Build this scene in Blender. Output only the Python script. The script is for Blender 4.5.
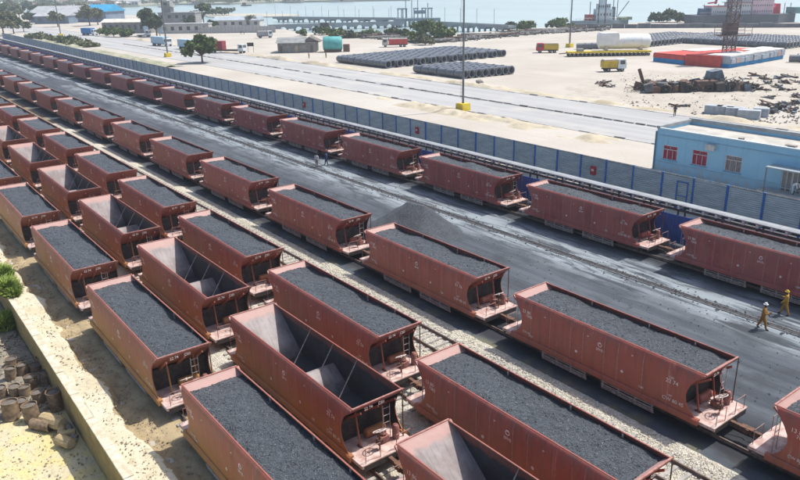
import bpy, bmesh, math, random
import numpy as np
from mathutils import Vector, Matrix
R = math.radians
rnd = random.Random(7)
scn = bpy.context.scene
for o in list(bpy.data.objects): bpy.data.objects.remove(o)
COL = scn.collection

# ---------------------------------------------------------------- camera
CAM_H = 20.89
F_PX, PITCH, YAW, ROLL = 722.41, R(19.4946), R(-52.8389), R(-1.15686)
cp, sp = math.cos(PITCH), math.sin(PITCH)
FWD = Vector((math.sin(YAW)*cp, math.cos(YAW)*cp, -sp))
RGT0 = Vector((math.cos(YAW), -math.sin(YAW), 0)); UP0 = RGT0.cross(FWD)
RGT = math.cos(ROLL)*RGT0 + math.sin(ROLL)*UP0
UPV = -math.sin(ROLL)*RGT0 + math.cos(ROLL)*UP0
CPOS = Vector((0, 0, CAM_H))
cam = bpy.data.cameras.new('camera'); camo = bpy.data.objects.new('camera', cam); COL.objects.link(camo)
cam.sensor_width = 36; cam.lens = F_PX/800*36; cam.clip_start = .5; cam.clip_end = 20000
camo.matrix_world = Matrix((( RGT.x, UPV.x, -FWD.x, CPOS.x), (RGT.y, UPV.y, -FWD.y, CPOS.y), (RGT.z, UPV.z, -FWD.z, CPOS.z), (0, 0, 0, 1)))
scn.camera = camo

# ---------------------------------------------------------------- light
SUN_DIR = Vector((.16, .54, 1.0)).normalized()           # towards the sun: over the far side of the tracks
w = bpy.data.worlds.new('World'); scn.world = w; w.use_nodes = True
nt = w.node_tree; nt.nodes.clear()
sky = nt.nodes.new('ShaderNodeTexSky'); sky.sky_type = 'NISHITA'; sky.sun_disc = False
sky.sun_elevation = math.asin(SUN_DIR.z); sky.sun_rotation = math.atan2(SUN_DIR.x, SUN_DIR.y)
sky.air_density = 1.0; sky.dust_density = 2.5; sky.ozone_density = 1.0
bg = nt.nodes.new('ShaderNodeBackground'); bg.inputs[1].default_value = .14
wo = nt.nodes.new('ShaderNodeOutputWorld'); nt.links.new(sky.outputs[0], bg.inputs[0]); nt.links.new(bg.outputs[0], wo.inputs[0])
sun = bpy.data.lights.new('sun', 'SUN'); sun.energy = 3.9; sun.angle = R(.5); sun.color = (1, .95, .87)
suno = bpy.data.objects.new('sun', sun); COL.objects.link(suno)
suno.rotation_euler = SUN_DIR.to_track_quat('Z', 'Y').to_euler()
vs = scn.view_settings; vs.view_transform = 'Standard'; vs.look = 'None'; vs.gamma = 1; vs.exposure = .53; vs.use_curve_mapping = False
scn.render.engine = 'CYCLES'
scn.cycles.max_bounces = 6; scn.cycles.volume_bounces = 0

# ---------------------------------------------------------------- pixel -> place
def ray(px, py): return (FWD*F_PX + RGT*(px-400) + UPV*(240-py))
def at(px, py, z=0.0):
    d = ray(px, py); t = (z-CAM_H)/d.z; return CPOS + d*t
def mpp(p): return (Vector(p)-CPOS).dot(FWD)/F_PX          # metres for one photo pixel at that place
FACE = math.atan2(RGT0.y, RGT0.x)                          # turns local x across the view

# ---------------------------------------------------------------- materials
def newmat(name):
    m = bpy.data.materials.new(name); m.use_nodes = True
    n = m.node_tree; b = n.nodes['Principled BSDF']; return m, n, b
class NG:
    def __init__(s, n): s.n = n
    def node(s, t, **k):
        x = s.n.nodes.new(t)
        for a, v in k.items(): setattr(x, a, v)
        return x
    def lk(s, a, b): s.n.links.new(a, b)
    def val(s, sock, v):
        if hasattr(v, 'is_output') or isinstance(v, bpy.types.NodeSocket): s.lk(v, sock)
        else: sock.default_value = v
    def coord(s, scale=(1, 1, 1), rot=(0, 0, 0), kind='Object'):
        tc = s.node('ShaderNodeTexCoord'); mp = s.node('ShaderNodeMapping')
        mp.inputs['Scale'].default_value = scale; mp.inputs['Rotation'].default_value = rot
        s.lk(tc.outputs[kind], mp.inputs[0]); return mp.outputs[0]
    def noise(s, vec, scale=1, detail=4, rough=.55, dist=0):
        x = s.node('ShaderNodeTexNoise'); s.lk(vec, x.inputs['Vector'])
        x.inputs['Scale'].default_value = scale; x.inputs['Detail'].default_value = detail; x.inputs['Roughness'].default_value = rough; x.inputs['Distortion'].default_value = dist
        return x.outputs[0]
    def voro(s, vec, scale=1, out='Distance', feat='F1'):
        x = s.node('ShaderNodeTexVoronoi', feature=feat); s.lk(vec, x.inputs['Vector']); x.inputs['Scale'].default_value = scale; return x.outputs[out]
    def ramp(s, f, a, b, va=0., vb=1.):
        x = s.node('ShaderNodeMapRange'); x.interpolation_type = 'SMOOTHSTEP'; s.lk(f, x.inputs[0])
        for i, v in zip((1, 2, 3, 4), (a, b, va, vb)): x.inputs[i].default_value = v
        return x.outputs[0]
    def math(s, op, a, b=0.):
        x = s.node('ShaderNodeMath', operation=op); s.val(x.inputs[0], a); s.val(x.inputs[1], b); return x.outputs[0]
    def mix(s, f, a, b, mode='MIX'):
        x = s.node('ShaderNodeMix', data_type='RGBA', blend_type=mode); s.val(x.inputs[0], f)
        for i, c in ((6, a), (7, b)):
            if isinstance(c, tuple): x.inputs[i].default_value = (*c[:3], 1)
            else: s.lk(c, x.inputs[i])
        return x.outputs[2]
    def bump(s, h, strength=.5, dist=.05, normal=None):
        x = s.node('ShaderNodeBump'); x.inputs['Strength'].default_value = strength; x.inputs['Distance'].default_value = dist; s.lk(h, x.inputs['Height'])
        if normal is not None: s.lk(normal, x.inputs['Normal'])
        return x.outputs[0]
    def sep(s, vec):
        x = s.node('ShaderNodeSeparateXYZ'); s.lk(vec, x.inputs[0]); return x.outputs
    def attr(s, name):
        x = s.node('ShaderNodeAttribute', attribute_type='OBJECT'); x.attribute_name = name; return x.outputs['Fac']
MATS = {}
def M(name, c1, c2=None, scale=2., rough=.8, bump=0., bscale=20., metal=0., stretch=(1, 1, 1), lo=.35, hi=.65, spec=.3, bdist=.03, varied=False, trans=0.):
    if name in MATS: return MATS[name]
    m, n, b = newmat(name); g = NG(n)
    v = g.coord(stretch)
    c2 = c2 or tuple(x*.75 for x in c1)
    f = g.ramp(g.noise(v, scale, 5, .6), lo, hi)
    if varied:
        oi = g.node('ShaderNodeObjectInfo'); f = g.math('ADD', g.math('MULTIPLY', f, .55), g.math('MULTIPLY', oi.outputs['Random'], .45))
    col = g.mix(f, c1, c2)
    fine = g.ramp(g.noise(v, scale*9, 3), .3, .7, .88, 1.1)
    col = g.mix(1.0, col, g.mix(fine, (0, 0, 0), (1, 1, 1)), 'MULTIPLY') if False else col
    g.lk(col, b.inputs['Base Color']); b.inputs['Roughness'].default_value = rough; b.inputs['Metallic'].default_value = metal
    b.inputs['Specular IOR Level'].default_value = spec
    if bump: g.lk(g.bump(g.noise(v, bscale, 4), bump, bdist), b.inputs['Normal'])
    if trans:
        tr = g.node('ShaderNodeBsdfTranslucent'); g.lk(col, tr.inputs[0]); mx = g.node('ShaderNodeMixShader'); mx.inputs[0].default_value = trans
        g.lk(b.outputs[0], mx.inputs[1]); g.lk(tr.outputs[0], mx.inputs[2]); g.lk(mx.outputs[0], n.nodes['Material Output'].inputs[0])
    MATS[name] = m; return m

def paint_material(name, inside=False, s1=(.30, .27, .265), s2=(.19, .155, .15), e0=3.25, pk=.7):
    m, n, b = newmat(name); g = NG(n)
    v = g.coord(); xyz = g.sep(v)
    tint = g.attr('tint'); dust = g.attr('dust'); seed = g.attr('seed')
    off = g.node('ShaderNodeVectorMath', operation='ADD'); cmb = g.node('ShaderNodeCombineXYZ'); g.lk(seed, cmb.inputs[0]); g.lk(seed, cmb.inputs[1])
    g.lk(v, off.inputs[0]); g.lk(cmb.outputs[0], off.inputs[1]); v2 = off.outputs[0]
    mp = g.node('ShaderNodeMapping'); mp.inputs['Scale'].default_value = (1, 1, .12); g.lk(v2, mp.inputs[0])
    col = g.mix(tint, (.305, .064, .043), (.25, .038, .043))
    fade = g.ramp(g.noise(v2, .55, 4), .35, .7, 0, .5)
    col = g.mix(fade, col, (.30, .09, .066))
    streak = g.ramp(g.noise(mp.outputs[0], 2.6, 5, .65), .42, .66, 0, .75)
    col = g.mix(streak, col, (.15, .045, .036))
    pale = g.ramp(g.noise(mp.outputs[0], 4.3, 4, .6), .58, .74, 0, .5)
    col = g.mix(pale, col, (.40, .21, .17))
    rust = g.ramp(g.noise(v2, 3.2, 6, .7), .6, .72, 0, .75)
    col = g.mix(rust, col, (.2, .085, .04))
    soot = g.math('MULTIPLY', g.ramp(xyz[2], 2.3, 3.5, 0, 1), g.ramp(g.noise(mp.outputs[0], 3.4, 5, .65), .46, .66, 0, .7))
    col = g.mix(soot, col, (.13, .075, .07))
    age = g.attr('age'); col = g.mix(g.math('MULTIPLY', age, g.ramp(g.noise(v2, .45, 5, .6), .3, .6, .05, .42)), col, (.35, .145, .108))
    patchf = g.math('MULTIPLY', age, g.ramp(g.noise(v2, 1.1, 2, .4), .66, .68, 0, .6)); col = g.mix(patchf, col, (.30, .06, .045))
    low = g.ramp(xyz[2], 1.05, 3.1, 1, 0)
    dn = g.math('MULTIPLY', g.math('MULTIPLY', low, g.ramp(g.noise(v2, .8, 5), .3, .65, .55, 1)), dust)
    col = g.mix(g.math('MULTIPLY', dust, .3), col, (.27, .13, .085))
    col = g.mix(dn, col, (.37, .185, .052))  # ochre low down: dust plus light bounced off sand, put into the colour
    if inside:
        grime = g.ramp(g.noise(v2, .9, 5, .6), .3, .7, 0, 1)
        steel = g.mix(grime, s1, s2)
        scr = g.ramp(g.noise(g.coord((.5, 5, .5)), 1.2, 5, .6), .5, .7, 0, .6); steel = g.mix(scr, steel, tuple(x_*.55 for x_ in s2))
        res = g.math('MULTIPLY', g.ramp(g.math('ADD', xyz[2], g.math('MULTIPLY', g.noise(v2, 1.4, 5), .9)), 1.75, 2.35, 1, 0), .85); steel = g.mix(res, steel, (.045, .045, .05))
        edge = g.ramp(g.math('ADD', xyz[2], g.math('MULTIPLY', g.noise(v2, 2.5, 4), .5)), e0, e0+.25)
        col = g.mix(edge, steel, g.mix(pk, col, (.42, .29, .26) if pk > .5 else (.10, .045, .04)))
    g.lk(col, b.inputs['Base Color']); b.inputs['Roughness'].default_value = .55 if not inside else .6
    b.inputs['Specular IOR Level'].default_value = .35
    g.lk(g.bump(g.noise(v2, 1.3, 3), .5, .07, g.bump(g.noise(v2, 30, 4), .15, .01)), b.inputs['Normal'])
    MATS[name] = m; return m
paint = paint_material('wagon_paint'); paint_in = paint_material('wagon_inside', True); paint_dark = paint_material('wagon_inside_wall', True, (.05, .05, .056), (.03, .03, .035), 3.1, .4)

def coal_material():
    m, n, b = newmat('coal'); g = NG(n); v = g.coord(kind='Object')
    seed = g.attr('seed'); off = g.node('ShaderNodeVectorMath', operation='ADD'); g.lk(v, off.inputs[0]); g.lk(seed, off.inputs[1]); v = off.outputs[0]
    cell = g.voro(v, 17, 'Color'); cs = g.node('ShaderNodeSeparateColor'); g.lk(cell, cs.inputs[0])
    c = g.mix(g.ramp(cs.outputs[0], .0, 1., 0, 1), (.036, .042, .051), (.085, .097, .112))
    c = g.mix(g.ramp(g.noise(v, .6, 5), .35, .7, 0, .4), c, (.08, .091, .105))
    c = g.mix(g.ramp(cs.outputs[1], .965, .99), c, (.17, .18, .19))
    g.lk(c, b.inputs['Base Color']); b.inputs['Roughness'].default_value = .5; b.inputs['Specular IOR Level'].default_value = .5
    h = g.math('ADD', g.voro(v, 17), g.math('MULTIPLY', g.voro(v, 38), .5))
    g.lk(g.bump(h, 1.0, .07), b.inputs['Normal']); MATS['coal'] = m; return m
coal = coal_material()

dusty = M('platform_dust', (.53, .42, .385), (.36, .23, .2), 2.5, .85, .2, 30)
rimm = M('rim_paint', (.38, .20, .165), (.27, .11, .09), 4, .6)
darkst = M('dark_steel', (.035, .032, .033), (.075, .055, .045), 5, .6)
rustst = M('rusty_steel', (.16, .075, .045), (.07, .05, .04), 6, .75)
pipegrey = M('worn_pipe', (.42, .39, .37), (.27, .2, .17), 5, .6)
whitep = M('white_paint', (.72, .66, .62), (.5, .4, .37), 9, .6)
railm = M('rail_steel', (.13, .085, .065), (.2, .17, .15), 3, .5, metal=.3)
sleeperm = M('sleeper_concrete', (.36, .34, .31), (.25, .24, .22), 4, .9, .3, 25)
concrete = M('concrete', (.42, .41, .39), (.32, .32, .32), 1.2, .9, .3, 14)
pipecon = M('pipe_concrete', (.15, .16, .175), (.085, .092, .105), .35, .34, spec=.6)
yellowp = M('yellow_paint', (.62, .47, .04), (.5, .36, .03), 1.5, .6)
bluep = M('blue_paint', (.025, .08, .30), (.03, .11, .36), 1, .5)
bluepost = M('post_blue', (.02, .115, .36), (.03, .15, .42), 1, .5)
glass = M('window_glass', (.05, .06, .07), (.08, .09, .1), 1, .15, spec=.5)

# ---------------------------------------------------------------- mesh building
class MB:
    def __init__(s): s.v = []; s.f = []; s.mi = []
    def add(s, v, f, mi=0):
        b = len(s.v); s.v += [tuple(p) for p in v]; s.f += [tuple(i+b for i in q) for q in f]; s.mi += [mi]*len(f); return s
    def box(s, x0, x1, y0, y1, z0, z1, T=None, mi=0):
        v = [Vector((x, y, z)) for z in (z0, z1) for y in (y0, y1) for x in (x0, x1)]
        if T: v = [T @ p for p in v]
        return s.add(v, [(0, 2, 3, 1), (4, 5, 7, 6), (0, 1, 5, 4), (2, 6, 7, 3), (0, 4, 6, 2), (1, 3, 7, 5)], mi)
    def tube(s, a, b, r, n=6, r2=None, mi=0):
        a = Vector(a); b = Vector(b); r2 = r if r2 is None else r2; d = (b-a)
        if d.length < 1e-6: return s
        q = d.to_track_quat('Z', 'Y'); v = []
        for p, rr in ((a, r), (b, r2)):
            for k in range(n):
                t = 2*math.pi*k/n; v.append(p + q @ Vector((rr*math.cos(t), rr*math.sin(t), 0)))
        f = [(k, (k+1) % n, n+(k+1) % n, n+k) for k in range(n)] + [tuple(range(n-1, -1, -1)), tuple(range(n, 2*n))]
        return s.add(v, f, mi)
    def path(s, pts, r, n=6):
        for a, b in zip(pts[:-1], pts[1:]): s.tube(a, b, r, n)
        return s
    def bar(s, a, b, w, h):
        a = Vector(a); b = Vector(b); d = b-a; q = d.to_track_quat('X', 'Z'); T = Matrix.Translation(a) @ q.to_matrix().to_4x4()
        return s.box(0, d.length, -w/2, w/2, -h/2, h/2, T)
    def ring(s, c, R_, r, axis='X', n=18, m=6):
        v = []; f = []
        for i in range(n):
            a = 2*math.pi*i/n
            for j in range(m):
                t = 2*math.pi*j/m; rr = R_+r*math.cos(t); h = r*math.sin(t)
                p = {'X': (h, rr*math.cos(a), rr*math.sin(a)), 'Y': (rr*math.cos(a), h, rr*math.sin(a)), 'Z': (rr*math.cos(a), rr*math.sin(a), h)}[axis]
                v.append(Vector(c)+Vector(p))
        for i in range(n):
            for j in range(m): f.append((i*m+j, ((i+1) % n)*m+j, ((i+1) % n)*m+(j+1) % m, i*m+(j+1) % m))
        return s.add(v, f)
    def lathe(s, prof, n=16, c=(0, 0, 0), axis='Z', closed=False, mi=0):
        v = []; f = []; L = len(prof)
        for k in range(n):
            a = 2*math.pi*k/n
            for r, h in prof:
                p = (r*math.cos(a), r*math.sin(a), h) if axis == 'Z' else ((h, r*math.cos(a), r*math.sin(a)) if axis == 'X' else (r*math.cos(a), h, r*math.sin(a)))
                v.append(Vector(c)+Vector(p))
        for k in range(n):
            for j in range(L if closed else L-1): f.append((k*L+j, ((k+1) % n)*L+j, ((k+1) % n)*L+(j+1) % L, k*L+(j+1) % L))
        return s.add(v, f, mi)
    def prism(s, poly, ax, a, b, mi=0):
        """poly in the two axes other than ax, extruded from a to b"""
        n = len(poly); mk = {'X': lambda p, h: (h, p[0], p[1]), 'Y': lambda p, h: (p[0], h, p[1]), 'Z': lambda p, h: (p[0], p[1], h)}[ax]
        v = [mk(p, a) for p in poly]+[mk(p, b) for p in poly]
        return s.add(v, [(k, (k+1) % n, n+(k+1) % n, n+k) for k in range(n)]+[tuple(range(n-1, -1, -1)), tuple(range(n, 2*n))], mi)
    def mesh(s, name, mat, smooth=False, fix=True):
        me = bpy.data.meshes.new(name); me.from_pydata(s.v, [], s.f)
        for m_ in (mat if isinstance(mat, (list, tuple)) else [mat]): me.materials.append(m_)
        if isinstance(mat, (list, tuple)): me.polygons.foreach_set('material_index', s.mi)
        if fix:
            bm = bmesh.new(); bm.from_mesh(me); bmesh.ops.recalc_face_normals(bm, faces=bm.faces); bm.to_mesh(me); bm.free()
        if smooth: me.polygons.foreach_set('use_smooth', [True]*len(me.polygons)); me.set_sharp_from_angle(angle=R(38))
        me.update(); return me
    def build(s, name, mat, parent=None, smooth=False, fix=True): return ob(name, s.mesh(name, mat, smooth, fix), parent)
def ob(name, me, parent=None, loc=None, rz=None):
    o = bpy.data.objects.new(name, me); COL.objects.link(o)
    if parent: o.parent = parent
    if loc is not None: o.location = loc
    if rz is not None: o.rotation_euler.z = rz
    return o
def tag(o, label, cat, group=None, kind=None):
    if label: o['label'] = label
    if cat: o['category'] = cat
    if group: o['group'] = group
    if kind: o['kind'] = kind
    return o
def struct(o, label=None, kind='structure'):
    o['kind'] = kind
    if label: o['label'] = label
    return o
def thing(name, label, cat, loc=(0, 0, 0), rz=0, group=None):
    o = ob(name, None, None, loc, rz); o.empty_display_size = .2; return tag(o, label, cat, group)
KIDS = {}
def children(o): return [c for c in bpy.data.objects if c.parent == o]
def copy_tree(root, kids):
    """root and a list [(part, [subparts])] gathered once"""
    r = root.copy(); COL.objects.link(r); new = [r]
    for p, subs in kids:
        c = p.copy(); COL.objects.link(c); c.parent = r; new.append(c)
        for s in subs:
            d = s.copy(); COL.objects.link(d); d.parent = c; new.append(d)
    return r, new
def text_mesh(txt, size, mat):
    cu = bpy.data.curves.new('t', 'FONT'); cu.body = txt; cu.size = size; cu.extrude = .004; cu.align_x = 'CENTER'
    o = bpy.data.objects.new('t', cu); COL.objects.link(o)
    dg = bpy.context.evaluated_depsgraph_get(); me = bpy.data.meshes.new_from_object(o.evaluated_get(dg))
    bpy.data.objects.remove(o); bpy.data.curves.remove(cu); return me
def add_mesh(mb, me, T): mb.add([T @ v.co for v in me.vertices], [tuple(p.vertices) for p in me.polygons])
def grid(name, x0, x1, y0, y1, nx, ny, fz, mat, smooth=True):
    xs = np.linspace(x0, x1, nx); ys = np.linspace(y0, y1, ny); X, Y = np.meshgrid(xs, ys)
    Z = fz(X, Y); v = np.stack([X, Y, Z], -1).reshape(-1, 3)
    i = np.arange(nx*ny).reshape(ny, nx); q = np.stack([i[:-1, :-1], i[:-1, 1:], i[1:, 1:], i[1:, :-1]], -1).reshape(-1, 4)
    me = bpy.data.meshes.new(name); me.from_pydata(v.tolist(), [], q.tolist()); me.materials.append(mat)
    if smooth: me.polygons.foreach_set('use_smooth', [True]*len(me.polygons))
    me.update(); return me
def vnoise(X, Y, s, seed=0):
    """smooth value noise, numpy"""
    rs = np.random.RandomState(seed); T = rs.rand(256, 256); x = X/s; y = Y/s
    xi = np.floor(x).astype(int); yi = np.floor(y).astype(int); fx = x-xi; fy = y-yi; fx = fx*fx*(3-2*fx); fy = fy*fy*(3-2*fy)
    a = T[yi % 256, xi % 256]; b = T[yi % 256, (xi+1) % 256]; c = T[(yi+1) % 256, xi % 256]; d = T[(yi+1) % 256, (xi+1) % 256]
    return (a*(1-fx)+b*fx)*(1-fy)+(c*(1-fx)+d*fx)*fy-.5
def bulk(name, V, Fc, mat, smooth=False):
    me = bpy.data.meshes.new(name); me.from_pydata(V, [], Fc); me.materials.append(mat)
    if smooth: me.polygons.foreach_set('use_smooth', [True]*len(me.polygons))
    me.update(); return me

# ================================================================ SETTING
def sand_material():
    m, n, b = newmat('sand'); g = NG(n); v = g.coord()
    c = g.mix(g.ramp(g.noise(v, .05, 6, .6), .35, .65), (.43, .40, .355), (.375, .345, .30))
    c = g.mix(g.ramp(g.noise(g.coord((.03, .35, 1), (0, 0, .5)), 1, 5), .5, .7, 0, .5), c, (.37, .345, .305))
    c = g.mix(g.ramp(g.noise(v, .9, 6, .7), .58, .72, 0, .45), c, (.30, .275, .23))
    c = g.mix(g.ramp(g.noise(v, .02, 3), .55, .7, 0, .5), c, (.46, .44, .41))
    for ang, sc_ in ((.25, .6), (1.1, .45), (-.5, .5)):
        rut = g.math('MULTIPLY', g.ramp(g.noise(g.coord((.012, sc_, 1), (0, 0, ang)), 1.6, 4, .6, .3), .56, .63), g.ramp(g.noise(v, .035, 3), .42, .6))
        c = g.mix(g.math('MULTIPLY', rut, .55), c, (.33, .30, .26))
    c = g.mix(g.ramp(g.noise(v, .16, 6, .65), .6, .72, 0, .5), c, (.31, .285, .245))
    g.lk(c, b.inputs['Base Color']); b.inputs['Roughness'].default_value = .95; b.inputs['Specular IOR Level'].default_value = .1
    g.lk(g.bump(g.noise(v, 1.2, 6, .65), .5, .15), b.inputs['Normal']); return m
def yard_material():
    m, n, b = newmat('coal_yard'); g = NG(n); v = g.coord(); xyz = g.sep(v)
    along = g.coord((.05, .9, 1)); along2 = g.coord((.16, 1.1, 1))
    c = g.mix(g.ramp(g.noise(along, 1, 6, .6), .35, .65), (.092, .106, .122), (.054, .062, .074))
    c = g.mix(g.ramp(g.noise(v, .35, 6, .6), .45, .7, 0, .7), c, (.048, .052, .058))
    # pale sludge on both sides of the drain
    d = g.math('ABSOLUTE', g.math('SUBTRACT', xyz[1], 44.2))
    wob = g.math('MULTIPLY', g.math('SUBTRACT', g.noise(v, .22, 4), .5), 5.0)
    band = g.ramp(g.math('ADD', d, wob), .9, 4.2, 1, 0)
    sl = g.math('MULTIPLY', band, g.ramp(g.noise(along2, 1.2, 7, .68, .6), .40, .56))
    c = g.mix(g.math('MULTIPLY', sl, .9), c, (.25, .285, .31))
    c = g.mix(g.ramp(g.noise(along2, 2.2, 6, .7), .6, .72, 0, .6), c, (.035, .038, .042))
    c = g.mix(g.ramp(g.noise(v, 5, 4, .7), .62, .75, 0, .5), c, (.16, .165, .17))
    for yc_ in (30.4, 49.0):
        row_shade = g.ramp(g.math('ADD', g.math('ABSOLUTE', g.math('SUBTRACT', xyz[1], yc_)), g.math('MULTIPLY', g.noise(v, .6, 4), 1.6)), 1.9, 3.3, .9, 0)  # deep shadow under both wagon rows put into the ground colour
        c = g.mix(row_shade, c, (.028, .03, .036))
    far = g.ramp(xyz[1], 27.6, 29.2, 1, 0)
    c = g.mix(g.math('MULTIPLY', far, g.ramp(g.noise(v, .7, 5), .45, .65)), c, (.16, .15, .09))
    g.lk(c, b.inputs['Base Color'])
    b.inputs['Roughness'].default_value = .95; b.inputs['Specular IOR Level'].default_value = .08
    g.lk(g.bump(g.noise(along2, 3, 7, .7), .6, .06, g.bump(g.noise(v, 14, 4), .5, .03)), b.inputs['Normal']); return m
def soil_material(name, a, b_, c_, s=.5, pale=None):
    m, n, b = newmat(name); g = NG(n); v = g.coord()
    c = g.mix(g.ramp(g.noise(v, s, 6, .6), .35, .65), a, b_)
    c = g.mix(g.ramp(g.noise(v, s*5, 6, .7), .5, .7, 0, .8), c, c_)
    c = g.mix(g.ramp(g.voro(v, 5), .0, .25, .6, 0), c, tuple(x*.55 for x in c_))
    g.lk(c, b.inputs['Base Color']); b.inputs['Roughness'].default_value = .95; b.inputs['Specular IOR Level'].default_value = .1
    g.lk(g.bump(g.noise(v, 6, 6, .7), .8, .06), b.inputs['Normal']); return m
def ballast_material():
    m, n, b = newmat('ballast'); g = NG(n); v = g.coord()
    cl = g.voro(v, 14, 'Color'); cs = g.node('ShaderNodeSeparateColor'); g.lk(cl, cs.inputs[0])
    c = g.mix(cs.outputs[0], (.60, .57, .49), (.36, .34, .29))
    c = g.mix(g.ramp(g.noise(v, .4, 4), .4, .65, 0, .5), c, (.40, .36, .25))
    c = g.mix(g.ramp(g.noise(g.coord((.2, .5, 1)), 1.3, 4), .55, .7, 0, .45), c, (.2, .19, .18))
    g.lk(c, b.inputs['Base Color']); b.inputs['Roughness'].default_value = .95
    g.lk(g.bump(g.voro(v, 14), 1, .06), b.inputs['Normal']); return m
def asphalt_material():
    m, n, b = newmat('road_asphalt'); g = NG(n); v = g.coord()
    c = g.mix(g.ramp(g.noise(g.coord((.02, .5, 1)), 1, 5), .35, .65), (.36, .36, .355), (.30, .30, .30))
    c = g.mix(g.ramp(g.noise(v, .12, 5), .5, .7, 0, .6), c, (.42, .40, .36))
    g.lk(c, b.inputs['Base Color']); b.inputs['Roughness'].default_value = .9; b.inputs['Specular IOR Level'].default_value = .2; return m
def sea_material():
    m, n, b = newmat('sea_water'); g = NG(n); v = g.coord()
    c = g.mix(g.ramp(g.noise(g.coord((.004, .012, 1), (0, 0, .6)), 1, 5), .35, .65), (.28, .37, .375), (.33, .41, .41))
    g.lk(c, b.inputs['Base Color']); b.inputs['Roughness'].default_value = .22; b.inputs['IOR'].default_value = 1.33
    g.lk(g.bump(g.noise(g.coord((1, .5, 1), (0, 0, .5)), .5, 5, .6), .35, .25), b.inputs['Normal']); return m
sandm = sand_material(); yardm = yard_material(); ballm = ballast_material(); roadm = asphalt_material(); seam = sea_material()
bankm = soil_material('pale_bank', (.57, .52, .40), (.50, .445, .31), (.36, .31, .2), .5)
earthm = soil_material('brown_earth', (.28, .215, .125), (.37, .295, .18), (.2, .155, .095), .5)
lowm = soil_material('yellow_sand_soil', (.56, .47, .22), (.50, .45, .31), (.30, .25, .15), .9)

# land sheet out to the shoreline
shore = [(60, 14), (100, 14.5), (160, 16), (198, 21), (232, 27), (275, 27.5), (300, 32.5), (340, 34), (380, 33.5), (402, 37), (440, 35), (480, 32), (530, 28.5), (575, 26), (620, 23.5), (690, 20), (800, 22.5)]
SH = [at(x, y) for x, y in shore]
def interp_line(x): return None
poly = [Vector((140, 6.65, 0)), Vector((140, 420, 0))] + [Vector((30, 385, 0))] + list(reversed(SH)) + [Vector((-1300, 150, 0)), Vector((-1500, 6.65, 0))]
bm = bmesh.new(); top = [bm.verts.new((p.x, p.y, 0)) for p in poly]; bot = [bm.verts.new((p.x, p.y, -3)) for p in poly]
bm.faces.new(top)
for i in range(len(poly)): j = (i+1) % len(poly); bm.faces.new((top[i], bot[i], bot[j], top[j]))
bmesh.ops.recalc_face_normals(bm, faces=bm.faces); bmesh.ops.triangulate(bm, faces=[f for f in bm.faces if len(f.verts) > 4])
me = bpy.data.meshes.new('sandy_ground'); bm.to_mesh(me); bm.free(); me.materials.append(sandm)
struct(ob('sandy_ground', me), 'pale sandy ground of the port reaching to the shore')
sea = MB(); sea.add([(-9000, 60, -1.1), (2500, 60, -1.1), (2500, 9000, -1.1), (-9000, 9000, -1.1)], [(0, 1, 2, 3)])
struct(sea.build('sea', seam, fix=False), 'pale calm sea behind the port')
lowg = grid('lower_ground', -400, 140, -260, 6.35, 540, 60, lambda X, Y: -2.0+.12*vnoise(X, Y, 2.2, 3)+.05*vnoise(X, Y, .7, 4), lowm)
# the lower ground: finer strip where the photograph sees it
lg = grid('lower_ground', -110, 20, -14, 6.3, 520, 82, lambda X, Y: -2.0+.16*vnoise(X, Y, 1.7, 3)+.07*vnoise(X, Y, .5, 4), lowm)
struct(ob('lower_ground', lg), 'yellow sandy ground below the retaining wall')
bpy.data.meshes.remove(lowg)
og = MB(); og.add([(-1500, -900, -2.3), (500, -900, -2.3), (500, 6.3, -2.3), (-1500, 6.3, -2.3)], [(0, 1, 2, 3)])
struct(og.build('outer_ground', lowm, fix=False), 'sandy ground beyond')
gravm = soil_material('grey_rubble_soil', (.17, .15, .12), (.27, .24, .19), (.36, .32, .25), 1.6)
gp = grid('rubble_patch', -75, -40.6, -1, 6.25, 280, 70, lambda X, Y: -2.0+.17+.22*vnoise(X, Y, .5, 9)+.16*vnoise(X, Y, 1.7, 3)-.6*np.clip((X+42.2+1.2*vnoise(X, Y, 2, 5))/1.2, 0, 1), gravm)
struct(ob('rubble_ground', gp), 'grey rubble strewn soil behind the stacked drums')

# retaining wall (sloped top strip of pale paint, ochre face)
wallf = M('ochre_plaster', (.31, .235, .095), (.22, .17, .08), 1.3, .9, .3, 8)
wallt = M('bleached_coping', (.56, .52, .42), (.42, .37, .26), 2.2, .9, .4, 10)
rw = thing('retaining_wall', 'long ochre retaining wall with a pale worn coping', 'wall', (0, 6.3, -2))
for k in range(60):
    x0 = -140+k*3.0; b_ = MB(); b_.box(x0, x0+2.985, 0, .33, -.3, 2.22); b_.build('wall_panel', wallf, rw)
    b_ = MB(); b_.box(x0+.01, x0+2.97, -.05, .42, 2.22, 2.33+rnd.uniform(-.01, .015)); b_.build('coping', wallt, rw)
# bank between wall and first track
def bankz(X, Y):
    t = np.clip((Y-6.7)/3.1, 0, 1); edge = 7.9+.8*vnoise(X, Y*0, 3.1, 12)+.35*vnoise(X, Y*0, 1.1, 13)
    step = np.clip((Y-edge)/.35, 0, 1)
    return .30+.10*vnoise(X, Y, 1.3, 6)+.05*vnoise(X, Y, .4, 7)-.30*step*(1-t*.4)+.22*step*vnoise(X, Y, .8, 8)+.1*step*vnoise(X, Y, .3, 19)
be = grid('earth_bank', -130, 20, 6.68, 9.75, 1100, 40, bankz, bankm); be.materials.append(earthm)
cen = np.zeros(len(be.polygons)*3); be.polygons.foreach_get('center', cen); cen = cen.reshape(-1, 3)
edge = 7.9+.8*vnoise(cen[:, 0], cen[:, 1]*0, 3.1, 12)+.35*vnoise(cen[:, 0], cen[:, 1]*0, 1.1, 13)+.25*vnoise(cen[:, 0], cen[:, 1], .4, 17)
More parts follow.
